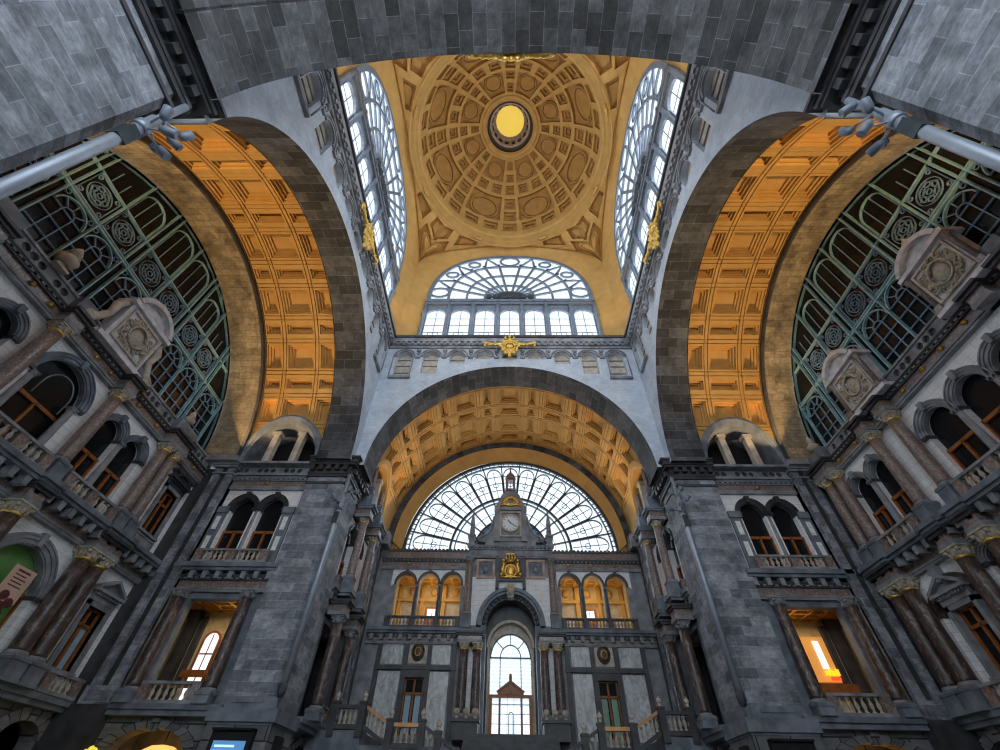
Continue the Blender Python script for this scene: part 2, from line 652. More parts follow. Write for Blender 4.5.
for sx, kk in ((-1, 'W'), (1, 'E')):
    for far in (1, 0):
        sy = 1 if far else -1
        F = Matrix.Translation((sx * 10, YC + sy * 10, 0)) @ Matrix.Diagonal((sx, sy, 1, 1))
        r = root('pier', I4, (sx * 10, YC + sy * 10, 0), pier_lbl[kk, far], 'pier', None, 'structure')
        for nm, mt, fn in (('shaft', 'stone', pier_shaft), ('plinth', 'bluestone', pier_plinth), ('lower_block', 'rustic', pier_lower), ('cornice', 'darkstone', pier_cornice)):
            b = MB()
            fn(b)
            if sx * sy < 0:
                b.f = [f[::-1] for f in b.f]
            b.v = [(sx * x, sy * y, z) for x, y, z in b.v]
            part(nm, b.mesh('pier_' + nm, mt), r)

# ------------------------------------------------------------------ crossing arches, spandrels, drum


def soffit(b, r, d0, d1, n=64, zs=ZS):
    b.grid(lambda t, d: (r * cos(t), d, zs + r * sin(t)), lin(0, pi, n), [d0, d1], lambda t, d: (d, r * t), True)


def spandrel(b):
    R2 = 10.2
    q = RA + .4
    outer = [(-10, ZS), (-q, ZS)] + [(-q * cos(pi * k / 60), ZS + q * sin(pi * k / 60)) for k in range(1, 60)] + [(q, ZS), (10, ZS), (10, 30.0), (-10, 30.0)]
    holes = []
    for cx in (-8.5, -6.35, -4.2, -2.1, 0, 2.1, 4.2, 6.35, 8.5):
        hw = .62
        z0 = max(25.5, ZS + sqrt(max(0, R2 ** 2 - max(0, abs(cx) - hw) ** 2)) + .12)
        if z0 < 27.75:
            holes.append(arch_poly(cx, hw, z0, 27.75, None, 10))
        elif z0 < 28.2:
            a = math.asin((z0 - 27.75) / hw)
            holes.append([(cx + hw * cos(a + (pi - 2 * a) * k / 8), 27.75 + hw * sin(a + (pi - 2 * a) * k / 8)) for k in range(9)])
    b.plate(outer, holes, 10.0, 10.45)


def niche_back(b):
    for cx in (-8.5, -6.35, -4.2, -2.1, 0, 2.1, 4.2, 6.35, 8.5):
        b.box(cx - .72, cx + .72, 10.38, 10.5, max(25.3, ZS + sqrt(max(0, (RA + .45) ** 2 - max(0, abs(cx) - .72) ** 2))), 28.5)


def niche_bars(b):
    for cx in (-8.5, -6.35, -4.2, 4.2, 6.35, 8.5):
        for z in (26.2, 27.0, 27.7):
            if z > ZS + sqrt(max(0, 10.2 ** 2 - (abs(cx) - .6) ** 2)):
                b.box(cx - .62, cx + .62, 10.3, 10.38, z - .035, z + .035)


def niche_trim(b):
    for cx in (-8.5, -6.35, -4.2, -2.1, 2.1, 4.2, 6.35, 8.5):
        for r0, r1, y in ((.62, .74, 9.90), (.78, .90, 9.86)):
            b.archbar(cx, 27.75, r0, r1, y, 10.02, 0, pi, 12)
    for cx in (-7.42, -5.28, -3.15, -1.05, 1.05, 3.15, 5.28, 7.42):
        b.ball((cx, 9.92, 28.45), .2, 1, .8, 1.1)
        b.box(cx - .2, cx + .2, 9.86, 10.02, 27.55, 27.75)
        b.prism([(cx - .16, 28.15), (cx + .16, 28.15), (cx, 27.85)], 9.88, 10.02)
    for s in (-1, 1):
        b.box(s * 8.5 - .85, s * 8.5 + .85, 9.8, 10.02, 25.2, 25.42)
        for t in (-1, 1):
            b.tube([(s * 8.5 + t * .8, 9.75, 25.45), (s * 8.5 + t * .8, 9.75, 27.6)], .05, 6)


def arch_face(b):
    b.grid(lambda t, i: ((RA + (10.15 - RA) * i) * cos(t), 9.93, ZS + (RA + (10.15 - RA) * i) * sin(t)), lin(0, pi, 64), [0, 1], lambda t, i: (RA * t, i * .7), False)
    b.grid(lambda t, i: (10.15 * cos(t), 9.93 + .09 * i, ZS + 10.15 * sin(t)), lin(0, pi, 64), [0, 1], None, True)


def drum_cornice(b):
    for y, z0, z1 in ((9.86, 28.75, 29.0), (9.74, 29.0, 29.3), (9.62, 29.3, 29.75)):
        b.box(-10.2 + 10 - y, 10.2 - 10 + y, y, 10.6, z0, z1)
    for k in range(40):
        x = -9.5 + k * .487
        b.box(x - .1, x + .1, 9.62, 9.8, 29.02, 29.28)


def drum_ledge(b):
    b.box(-9.98, 9.98, 9.5, 11.6, 29.75, 30.0)


HW0, HW1 = 9.6, 8.0                     # front and back half width of the splayed dome window recess
ZW0 = 30.0


def front_curve(t):
    """outline of the recess on the drum square, t in 0..1 along jamb, arch, jamb"""
    if t < .2:
        return (-HW0, ZW0 + (42.3 - ZW0) * t / .2)
    if t > .8:
        return (HW0, ZW0 + (42.3 - ZW0) * (1 - t) / .2)
    a = pi - pi * (t - .2) / .6
    return (HW0 * cos(a), 42.3 + 3.5 * sin(a))


def back_arch(a):
    c, s_ = cos(a), sin(a)
    return (HW1 * (abs(c) ** .8) * (1 if c > 0 else -1), 36.5 + 8.5 * abs(s_) ** .8)


def back_curve(t):
    if t < .2:
        return (-HW1, ZW0 + (36.5 - ZW0) * t / .2)
    if t > .8:
        return (HW1, ZW0 + (36.5 - ZW0) * (1 - t) / .2)
    return back_arch(pi - pi * (t - .2) / .6)


DW = 10.45


def recess(b):
    ts = lin(0, .2, 6) + lin(.2, .8, 48)[1:] + lin(.8, 1, 6)[1:]

    def P(t, k):
        f, g = front_curve(t), back_curve(t)
        return (f[0] + (g[0] - f[0]) * k, 9.6 + (DW + .1 - 9.6) * k, f[1] + (g[1] - f[1]) * k)
    b.grid(P, ts, lin(0, 1, 4), None, True)
    b.grid(lambda t, k: (front_curve(t)[0] * (1 - .012 * k), 9.6 - .1 * k, front_curve(t)[1] - .14 * k), lin(.2, .8, 48), [0, 1], None, True)


for k in 'NWES':
    F = arm(k)
    s = {'N': 'far arch below the dome, in front of the clock wall', 'W': 'left arch below the dome', 'E': 'right arch below the dome', 'S': 'dark arch overhead across the top of the picture'}[k]
    r = structure('crossing_arch', F, 'great round stone ' + s, 'arch')
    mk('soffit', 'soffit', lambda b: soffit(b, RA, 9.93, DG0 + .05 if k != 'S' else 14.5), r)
    mk('spandrel', 'light', spandrel, r)
    mk('arch_face', 'light', arch_face, r)
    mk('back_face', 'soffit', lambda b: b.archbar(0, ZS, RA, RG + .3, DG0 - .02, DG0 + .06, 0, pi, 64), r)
    w = {'N': 'above the far arch', 'W': 'above the left arch', 'E': 'above the right arch', 'S': 'above the overhead arch, out of sight'}[k]
    r = structure('blind_arcade', F, 'row of small blind arched niches under the dome cornice ' + w, 'arcade')
    mk('niche_panel', 'sand', niche_back, r)
    mk('niche_bar', 'moulding', niche_bars, r)
    mk('niche_moulding', 'moulding', niche_trim, r)
    r = structure('drum_cornice', F, 'grey cornice and dark ledge at the foot of the dome window ' + w, 'cornice')
    mk('moulding', 'moulding', drum_cornice, r)
    mk('ledge', 'darkstone', drum_ledge, r)
    single('window_recess', 'gold', recess, F, 'ochre splayed reveal around the dome window ' + w, 'wall', kind='structure')

# dome windows


def lights7():
    return [(-7.9 + 15.8 / 7 * (k + .5)) for k in range(7)]


def dome_frame(b):
    holes = [arch_poly(c, .86, ZW0 + .5, 34.0, .82, 10) for c in lights7()]
    b.plate(rect(-HW1 - .1, HW1 + .1, ZW0, 35.7), holes, DW - .06, DW + .06)


def dome_posts(b):
    for k in range(8):
        x = -7.9 + 15.8 / 7 * k
        b.lathe([(.26, 30.0), (.26, 30.9), (.15, 31.1), (.15, 33.8), (.27, 34.1), (.2, 34.6), (.2, 35.7)], (x, DW - .12, 0), 8)
    for c in lights7():
        b.archbar(c, 34.0, .86, .98, DW - .16, DW, 0, pi, 10, .95)


def dome_transom(b):
    b.box(-HW1, HW1, DW - .25, DW + .1, 35.6, 35.9)
    b.box(-HW1, HW1, DW - .35, DW + .1, 35.9, 36.2)
    b.box(-HW1, HW1, DW - .2, DW + .1, 36.2, 36.55)
    for k in range(15):
        x = -7.8 + k * 15.6 / 14
        b.box(x - .12, x + .12, DW - .42, DW, 35.95, 36.15)


def dome_fan(b):
    def Q(t, a):
        x, z = back_arch(a)
        return (x * t, 36.5 + (z - 36.5) * t)
    y0, y1 = DW - .08, DW + .06
    n = 13
    A = [pi * (k + .5) / n for k in range(n)]
    for k in range(n + 1):
        a = pi * k / n
        b.bar([Q(.16, a), Q(.80, a)], .26, y0, y1)
    for t, w in ((.30, .24), (.52, .22), (.74, .26), (.98, .42), (.16, .25)):
        b.bar([Q(t, a) for a in lin(0, pi, 52)], w, y0 - .03, y1)
    for i, a in enumerate(A):
        c = Q(.865, a)
        p = Q(.76, a)
        h = hypot(Q(.86, a + pi / n / 2)[0] - Q(.86, a - pi / n / 2)[0], Q(.86, a + pi / n / 2)[1] - Q(.86, a - pi / n / 2)[1]) * .36
        if i % 2 == 0:
            b.bar([(c[0] + h * 1.1 * cos(x), c[1] + h * .9 * sin(x)) for x in lin(0, 2 * pi, 14)[:-1]], .24, y0, y1, True)
        else:
            e0, e1 = Q(.74, a - pi / n / 2), Q(.74, a + pi / n / 2)
            top = Q(.95, a)
            b.bar([e0, ((e0[0] + top[0]) / 2 * 1.02, (e0[1] + top[1]) / 2 + .1), top, ((e1[0] + top[0]) / 2 * 1.02, (e1[1] + top[1]) / 2 + .1), e1], .24, y0, y1)


def dome_boss(b):
    b.prism([(1.6 * cos(a), 36.5 + 1.15 * sin(a)) for a in lin(0, pi, 14)], DW - .3, DW)
    for x in (-2.0, -1.3, 0, 1.3, 2.0):
        b.ball((x, DW - .3, 36.75), .35, 1.1, .6, .9)


def dome_glass(b):
    pts = [(-HW1, ZW0), (HW1, ZW0)] + [back_arch(a) for a in lin(0, pi, 40)]
    b.plate(pts, [], DW + .08, DW + .1)


def dome_lattice(b):
    for c in lights7():
        for z in (31.6, 32.6, 33.6):
            b.box(c - .9, c + .9, DW + .04, DW + .07, z - .03, z + .03)
        b.box(c - .03, c + .03, DW + .04, DW + .07, ZW0 + .5, 34.8)
        b.box(c - .45, c - .40, DW, DW + .07, 30.5, 31.6)
        b.box(c + .40, c + .45, DW, DW + .07, 30.5, 31.6)
        b.box(c - .45, c + .45, DW, DW + .07, 31.55, 31.6)


for i, k in enumerate('NWES'):
    F = arm(k)
    w = {'N': 'above the far arch', 'W': 'on the left side of the dome', 'E': 'on the right side of the dome', 'S': 'hidden behind the overhead arch'}[k]
    r = structure('window_%d' % (i + 1), F, 'arched fan window of grey iron and bright glass ' + w, 'window')
    f = mk('frame', 'iron', dome_frame, r)
    mk('lattice', 'iron', dome_lattice, f)
    mk('mullion', 'iron', dome_posts, r)
    mk('transom', 'iron', dome_transom, r)
    f = mk('fan_tracery', 'iron', dome_fan, r)
    mk('boss', 'darkiron', dome_boss, f)
    mk('pane', 'glass', dome_glass, r)

# ------------------------------------------------------------------ pendentives and dome
ZR, RR = 45.6, 9.35


def arch_z(a):
    return 42.3 + 3.5 * sqrt(max(0, 1 - (a / HW0) ** 2))


def pend_P(al, t, h):
    """corner piece: al = 0..90 degrees about the axis, t = 0 on the ring, 1 on the arches"""
    c, s_ = cos(al), sin(al)
    if al <= pi / 4:
        q = (HW0, HW0 * tan(al))
        z = arch_z(q[1])
    else:
        q = (HW0 / tan(al), HW0)
        z = arch_z(q[0])
    p = (RR * c, RR * s_)
    x, y = p[0] + (q[0] - p[0]) * t, p[1] + (q[1] - p[1]) * t
    zz = ZR + (z - ZR) * (t ** .85)
    return (x + h * c * .6, y + h * s_ * .6, zz + h * .8)


def pendentive(b):
    cf = Coffers()
    R = radians
    for a0, a1, t0, t1 in ((38.5, 51.5, .10, .46), (21.5, 34, .16, .72), (56, 68.5, .16, .72)):
        cf.add(R(a0), R(a1), t0, t1, 1, 0, 0, .42)
        cf.add(R(a0 + 2.2), R(a1 - 2.2), t0 + .075, t1 - .075, 1, 0, 0, -.14)
    # tapering corner panel with a round boss
    cf.add(R(37), R(53), .54, .95, 1, 0, 0, .34)
    us = cf.us + [R(a) for a in lin(0, 90, 60)]
    vs = cf.vs + lin(0, 1, 14)
    cells(b, pend_P, us, vs, cf.h, None, None, True)


def pend_disc(b):
    prof = ((1.0, .40), (1.0, .14), (.86, .14), (.84, .24), (.74, .24), (.72, .16), (0.0, .12))
    b.grid(lambda x, i: pend_P(pi / 4 + radians(5.6) * prof[int(i)][0] * cos(x), .735 + .16 * prof[int(i)][0] * sin(x), prof[int(i)][1]), lin(0, 2 * pi, 24), list(range(len(prof))), None, False)


def ring_mold(b):
    prof = [(9.5, 45.6), (9.45, 45.3), (9.36, 45.42), (9.46, 45.6), (9.3, 45.55), (9.28, 45.75), (9.1, 45.62), (9.06, 45.9), (8.95, 45.85), (8.92, 46.15), (8.8, 46.05), (8.74, 46.3), (8.66, 46.5)]
    b.lathe(prof, (0, 0, 0), 96, caps=False)
    for k in range(8):
        a = pi / 8 + k * pi / 4
        c, s_ = cos(a), sin(a)
        b.tube([(9.12 * c + .38 * cos(x) * -s_, 9.12 * s_ + .38 * cos(x) * c, 45.6 + .2 * sin(x) - .02) for x in lin(0, 2 * pi, 12)], .1, 6)
        b.ball((9.12 * c, 9.12 * s_, 45.68), .18)


DR, DZ0, DH = 8.7, 46.4, 8.3
OCR = 2.65


def dome_P(a, t, h):
    """t = 0 at the ring, 1 at the eye"""
    ph = t * 1.262
    r = DR * cos(ph) + 0
    z = DZ0 + DH * sin(ph)
    n = Vector((cos(ph) / DR, sin(ph) / DH)).normalized()
    r += h * n[0]
    z += h * n[1]
    return (r * cos(a), r * sin(a), z)


def dome_shell(b):
    cf = Coffers()
    # rows: outer squares, oval panels, small squares, small oval panels
    rowA, rowB, rowC, rowD = (.105, .23), (.265, .56), (.59, .69), (.72, .935)

    def bold(u0, u1, v0, v1):
        du, dv = (u1 - u0) * .2, (v1 - v0) * .2
        cf.add(u0, u1, v0, v1, 1, 0, 0, .26)
        cf.add(u0 + du, u1 - du, v0 + dv, v1 - dv, 1, 0, 0, .2)
        cf.add(u0 + du * 1.9, u1 - du * 1.9, v0 + dv * 1.9, v1 - dv * 1.9, 1, 0, 0, -.12)

    for s_ in range(8):
        a0 = s_ * pi / 4 + pi / 2
        for c, w in ((0, .092), (-.26, .095), (.26, .095)):
            bold(a0 + c - w, a0 + c + w, rowA[0], rowA[1])
        for c, w in ((0, .085), (-.255, .092), (.255, .092)):
            bold(a0 + c - w, a0 + c + w, rowC[0], rowC[1])
        for t0, t1 in ((.265, .39), (.42, .545), (.72, .80), (.84, .925)):
            bold(a0 - .088, a0 + .088, t0, t1)
        am = a0 + pi / 8
        cf.add(am - .255, am + .255, rowB[0], rowB[1], 1, .02, .02, .34)
        cf.add(am - .24, am + .24, rowD[0], rowD[1], 1, .024, .02, .32)
    us = cf.us + lin(pi / 2 - .2, pi / 2 - .2 + 2 * pi, 96)
    vs = cf.vs + lin(0, 1, 14)
    lo, hi = min(us), max(us)
    two = 2 * pi
    us = sorted(set(round(pi / 2 - .2 + ((u - (pi / 2 - .2)) % two), 5) for u in us) | {round(pi / 2 - .2, 5), round(pi / 2 - .2 + two, 5)})

    def hh(u, v):
        return max(cf.h(u, v), cf.h(u - two, v), cf.h(u + two, v))
    cells(b, dome_P, us, vs, hh, None, None, True)


def dome_ovals(b):
    for s_ in range(8):
        am = s_ * pi / 4 + pi / 2 + pi / 8
        for tc, ht, wa in ((.405, .124, .222), (.822, .086, .20)):
            def pt(x, k, h):
                return dome_P(am + wa * k * cos(x), tc + ht * k * sin(x), h)
            xs = lin(0, 2 * pi, 24)
            prof = ((1.0, .46), (1.0, .16), (.90, .16), (.88, .34), (.80, .34), (.78, .2), (0.0, .18))
            b.grid(lambda x, i: pt(x, prof[int(i)][0], prof[int(i)][1]), xs, list(range(len(prof))), None, False)


def eye_ring(b):
    b.lathe([(3.05, 54.08), (2.95, 54.0), (2.75, 54.12), (2.62, 54.25), (2.5, 54.3)], (0, 0, 0), 48, caps=False)


def eye_drum(b):
    b.lathe([(2.62, 54.2), (2.55, 54.9), (2.2, 55.0)], (0, 0, 0), 48, caps=False)


def eye_lantern(b):
    b.lathe([(2.22, 55.0), (2.05, 55.05), (2.0, 55.3), (2.0, 56.6), (1.8, 56.8), (1.58, 56.85)], (0, 0, 0), 48, caps=False)
    for k in range(16):
        a = 2 * pi * k / 16
        b.ball((1.98 * cos(a), 1.98 * sin(a), 56.2), .2, .8, .8, 1.2)


def eye_windows(b):
    for k in range(16):
        a = 2 * pi * (k + .5) / 16
        m = MB()
        m.box(-.2, .2, 1.90, 1.99, 55.45, 56.2)
        i = b.add([(x * cos(a) - y * sin(a), x * sin(a) + y * cos(a), z) for x, y, z in m.v])
        for f in m.f:
            b.face([i + q for q in f])


T0 = Matrix.Translation((0, YC, 0))
r = structure('dome', T0, 'ochre coffered dome over the crossing with a round eye', 'dome')
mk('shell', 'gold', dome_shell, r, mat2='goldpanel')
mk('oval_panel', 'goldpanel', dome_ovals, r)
mk('base_ring', 'gold', ring_mold, r)
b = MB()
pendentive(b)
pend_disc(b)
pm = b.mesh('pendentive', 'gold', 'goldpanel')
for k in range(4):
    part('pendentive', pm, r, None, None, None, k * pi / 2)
r = structure('dome_eye', T0, 'round glowing yellow eye in the middle of the dome', 'oculus')
mk('rim', 'gold', eye_ring, r)
mk('drum', 'bronze', eye_drum, r)
mk('lantern', 'rosesand', eye_lantern, r)
mk('lantern_opening', 'black', eye_windows, r)
mk('lit_cap', 'oculus', lambda b: b.lathe([(1.62, 56.84), (1.4, 57.1), (.8, 57.35), (0, 57.45)], (0, 0, 0), 32, caps=False), r)

# ------------------------------------------------------------------ gilded vaults of the arms
LDC, LHW, LH = 14.75, 2.5, 3.05


def vault_P(t, d, h):
    r = RG + h
    return (r * cos(t), d, ZS + r * sin(t))


def vault(b, d_end=DG1):
    cf = Coffers()
    cols = ((12.30, 13.30), (13.78, 15.60), (16.08, 17.08)) if d_end < 18 else ((13.0, 14.75), (15.25, 16.2), (16.7, 18.45), (18.95, 19.9))
    dp = .15 if d_end < 18 else .13
    hwb, hws = .084, .034
    for k in range(-3, 4):
        c = pi / 2 + k * pi / 8
        for i, (d0, d1) in enumerate(cols):
            cf.add(c - hwb, c + hwb, d0, d1, 3, .0135, .13, dp)
    for k in range(-3, 3):
        c = pi / 2 + (k + .5) * pi / 8
        for i, (d0, d1) in enumerate(cols):
            cf.add(c - hws, c + hws, d0, d1, 3, .0115, .11, dp)
    # paired grooves along the ribs
    for d in (12.20, 13.42, 13.66, 15.72, 15.96, 17.18) if d_end < 18 else (12.85, 14.9, 15.1, 16.35, 16.55, 18.6, 18.8, 20.05):
        cf.add(.36, pi - .36, d - .035, d + .035, 1, 0, 0, .09)
    for k in range(-3, 4):
        c = pi / 2 + k * pi / 8
        for s_ in (-1, 1):
            for e in (.100, .128):
                cf.add(c + s_ * e - .003, c + s_ * e + .003, 12.1, d_end - .05, 1, 0, 0, .07)
    us = cf.us + lin(0, pi, 56) + lin(0, .36, 24) + lin(pi - .36, pi, 24)
    vs = cf.vs + lin(DG0, d_end + .02, 22)

    def skip(t, d):
        z = RG * sin(t)
        return ((d - LDC) / LHW) ** 2 + (max(z, 0) / LH) ** 2 < 1 and z < LH
    cells(b, vault_P, us, vs, cf.h, None, skip)


def lun_pt(s, a, k, h):
    d = LDC + k * LHW * cos(a)
    z = ZS + k * LH * sin(a)
    x = sqrt(max(.1, RG ** 2 - (z - ZS) ** 2)) - h
    return (s * x, d, z)


def lunette_archivolt(s):
    def fn(b):
        prof = ((1.12, -.05), (1.12, .10), (1.06, .16), (1.06, .22), (.96, .22), (.94, .12), (.92, .10))
        b.grid(lambda a, i: lun_pt(s, a, *prof[int(i)]), lin(0, pi, 28), list(range(len(prof))), None, False)
        def tun(a, x):
            q = lun_pt(s, a, .92, .10)
            return (q[0] + (s * 11.6 - q[0]) * x, q[1], q[2])
        b.grid(tun, lin(0, pi, 28), [0, .5, 1], None, True)
    return fn


vmesh = None
for k in 'WEN':
    F = arm(k)
    r = structure('barrel_vault', F, 'ochre coffered barrel vault over the %s' % {'W': 'left arm', 'E': 'right arm', 'N': 'far arm before the clock'}[k], 'ceiling')
    if vmesh is None:
        b = MB()
        vault(b)
        vmesh = b.mesh('vault', 'gold')
    if k == 'N':
        mk('coffered_shell', 'gold', lambda b: vault(b, 20.3), r)
    else:
        part('coffered_shell', vmesh, r)
    for s in (-1, 1):
        f = mk('lunette_arch', 'bluestone' if k != 'N' else 'gold', lunette_archivolt(s), r)
        mk('lunette_back', 'black' if k != 'N' else 'gold', lambda b: b.box(min(s * 11.2, s * 11.3), max(s * 11.2, s * 11.3), LDC - 2.6, LDC + 2.6, ZS - .5, ZS + 3.3), f)
        for dx in (-.85, .85):
            part('lunette_post', mesh('lun_post', 'sand', lambda b: (b.box(-.2, .2, -.2, .2, ZS + .03, ZS + 2.2), b.box(-.28, .28, -.28, .28, ZS + 2.2, ZS + 2.45))), f, (s * 9.95, LDC + dx, 0))
    mk('springing_shelf', 'moulding', lambda b: [b.box(min(s * 9.62, s * 11.7), max(s * 9.62, s * 11.7), DG0 + .4, (DG1 if k != 'N' else 20.5) + .1, ZS - .12, ZS + .03) for s in (-1, 1)], r)
    D = DF[k]
    # inner band and end ring
    mk('corner_block', 'moulding', lambda b: [b.box(min(s * 9.4, s * 10.8), max(s * 9.4, s * 10.8), (DG1 - .1) if k != 'N' else 19.4, D + .5, 16.6 if k == 'N' else 17.25, 17.6) for s in (-1, 1)], r)
    if k == 'N':
        mk('end_filler', 'gold', lambda b: [b.box(min(s * 8.5, s * 10.8), max(s * 8.5, s * 10.8), D + .22, D + .3, 16.3, 19.5) for s in (-1, 1)], r)
    if k == 'N':
        zc, rr, d1 = 16.7, 8.55, D + .2
        r2 = structure('end_arch', F, 'gilded stone band framing the great window of the clock wall', 'arch')
        mk('band_face', 'soffit', lambda b: b.archbar(0, ZS - .1, 9.28, RG + .25, 20.28, 20.4, 0, pi, 64), r2)  # dark blocks stand in for the thin shadow outside the gold band
        mk('band_soffit', 'gold', lambda b: b.grid(lambda t, i: (9.28 * cos(t), 20.3, ZS - .1 + 9.28 * sin(t)) if i == 0 else (rr * cos(t), d1, zc + rr * sin(t)), lin(0, pi, 64), [0, 1], None, True), r2)
    else:
        r2 = structure('end_arch', F, 'honey coloured stone band around the dark glazing of the %s arm' % SIDE[k], 'arch')
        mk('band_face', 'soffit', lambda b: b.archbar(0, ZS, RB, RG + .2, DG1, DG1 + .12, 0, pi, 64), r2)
        mk('band_edge', 'darkstone', lambda b: b.archbar(0, ZS, RB - .04, RB + .14, DG1 - .08, DG1 + .06, 0, pi, 64), r2)
        mk('band_soffit', 'ring', lambda b: soffit(b, RB, DG1 + .05, D + .5), r2)

# entrance arm behind the camera: plain vault and wall with a large arched opening for daylight
F = arm('S')
r = structure('entrance_arm', F, 'plain vault and wall of the entrance arm behind the camera', 'wall')
mk('vault', 'gold', lambda b: b.grid(lambda t, d: (RG * cos(t), d, ZS + RG * sin(t)), lin(0, pi, 32), [14.4, 20.2], None, True), r)
mk('end_wall', 'moulding', lambda b: b.plate(rect(-10.6, 10.6, 0, 27.5), [arch_poly(0, 8.4, 12.5, 17.3, None, 24)], 20.0, 20.4), r)
mk('side_wall', 'stone', lambda b: [b.box(min(s * 10.4, s * 10.8), max(s * 10.4, s * 10.8), 12.3, 20.4, 0, 17.5) for s in (-1, 1)], r)
mk('shelf', 'moulding', lambda b: [b.box(min(s * 9.7, s * 10.8), max(s * 9.7, s * 10.8), 12.0, 20.2, 17.2, 17.4) for s in (-1, 1)], r)
# plain outer shells that close the side arms towards the entrance
for k, s in (('W', -1), ('E', 1)):
    mk('side_shell', 'stone', lambda b: b.box(min(s * 12.4, s * (DF[k] + .5)), max(s * 12.4, s * (DF[k] + .5)), 10.4, 10.8, 0, 17.5), r)

# ------------------------------------------------------------------ builders for repeated things


def column(F, x, y, z0, z1, r, mat, label, group, ped=0., gold=True, name='column', cat='column'):
    h = z1 - z0
    t = root(name, F, (x, y, z0), label, cat, group, 'thing')
    zb = ped
    if ped:
        def fp(b):
            b.box(-r * 1.17, r * 1.17, -r * 1.3, r * 1.3, 0, .12)
            b.box(-r * 1.08, r * 1.08, -r * 1.2, r * 1.2, .12, ped - .1)
            b.box(-r * 1.17, r * 1.17, -r * 1.3, r * 1.3, ped - .1, ped)
        part('pedestal', mesh(('pedestal', r, ped), 'bluestone', fp), t)
    bh, ch = r * .6, r * 1.2
    part('base', mesh(('colbase', r, zb), 'moulding', lambda b: (b.box(-r * 1.17, r * 1.17, -r * 1.17, r * 1.17, zb, zb + bh * .35), b.lathe([(r * 1.15, zb + bh * .35), (r * 1.17, zb + bh * .5), (r * 1.14, zb + bh * .65), (r * 1.06, zb + bh * .75), (r * 1.12, zb + bh * .88), (r * 1.02, zb + bh)], (0, 0, 0), 16))), t)
    zt = h - ch
    part('shaft', mesh(('shaft', r, zb, h), mat, lambda b: b.lathe([(r * 1.02, zb + bh), (r, zb + bh + .1), (r, zb + (zt - zb) * .4), (r * .93, zb + (zt - zb) * .75), (r * .87, zt)], (0, 0, 0), 20)), t)

    def fc(b):
        b.lathe([(r * .88, zt), (r * .9, zt + ch * .25), (r * 1.0, zt + ch * .5), (r * 1.14, zt + ch * .8), (r * 1.14, zt + ch * .82)], (0, 0, 0), 16)
        b.box(-r * 1.17, r * 1.17, -r * 1.17, r * 1.17, zt + ch * .82, h)
        for a in (-1, 1):
            for c in (-1, 1):
                b.ball((a * r * .9, c * r * .9, zt + ch * .62), r * .28, 1, 1, .9)
        for k in range(8):
            b.ball((r * .98 * cos(k * pi / 4), r * .98 * sin(k * pi / 4), zt + ch * .32), r * .22, 1, 1, 1.6)
    part('capital', mesh(('capital', r, zb, h), 'oldleaf' if gold else 'moulding', fc), t)
    if gold:
        part('gilt_collar', mesh(('collar', r, zb, h), 'leaf', lambda b: b.lathe([(r * .88, zt - .06), (r * .96, zt - .04), (r * .97, zt), (r * .96, zt + .03), (r * .86, zt + .05)], (0, 0, 0), 16)), t, None, 'gilded ring under the capital')
    return t


BAL_PROF = [(.075, 0), (.075, .05), (.04, .09), (.05, .13), (.085, .24), (.075, .33), (.035, .46), (.055, .52), (.075, .55), (.075, .6)]


def baluster_mesh(h, mat):
    s = h / .6
    return mesh(('baluster', round(h, 2)), mat, lambda b: b.lathe([(r * 1.1, z * s) for r, z in BAL_PROF], (0, 0, 0), 8))


def balustrade(F, x0, x1, y, z0, h, label, group=None, posts=(), mat='sand', railmat='moulding', step=.27, pw=.42, postmat='rose', finials=False, railname='top_rail', end=True):
    """balustrade with rail, plinth, posts and single balusters; posts are x positions"""
    cx = (x0 + x1) / 2
    t = root('balustrade', F, (cx, y, z0), label, 'balustrade', group, 'thing')
    hx = (x1 - x0) / 2
    pl, rl = h * .16, h * .14
    mk(railname, railmat, lambda b: b.box(-hx, hx, -.16, .16, h - rl, h), t)
    mk('plinth', railmat, lambda b: b.box(-hx, hx, -.15, .15, 0, pl), t)
    ps = sorted([p - cx for p in posts] + ([-hx + pw / 2, hx - pw / 2] if end else []))
    for p in ps:
        part('post', mesh(('post', round(h, 2), round(pw, 2)), postmat, lambda b: b.box(-pw / 2, pw / 2, -.14, .14, pl, h - rl)), t, (p, 0, 0))
    bm = baluster_mesh(h - pl - rl, mat)
    edges = ps
    if not end:
        edges = [-hx - pw / 2] + ps + [hx + pw / 2]
    for a, c in zip(edges[:-1], edges[1:]):
        w = c - a - pw
        if w < step:
            continue
        n = int(w / step)
        for i in range(n):
            part('baluster', bm, t, (a + pw / 2 + w * (i + .5) / n, 0, pl))
    return t


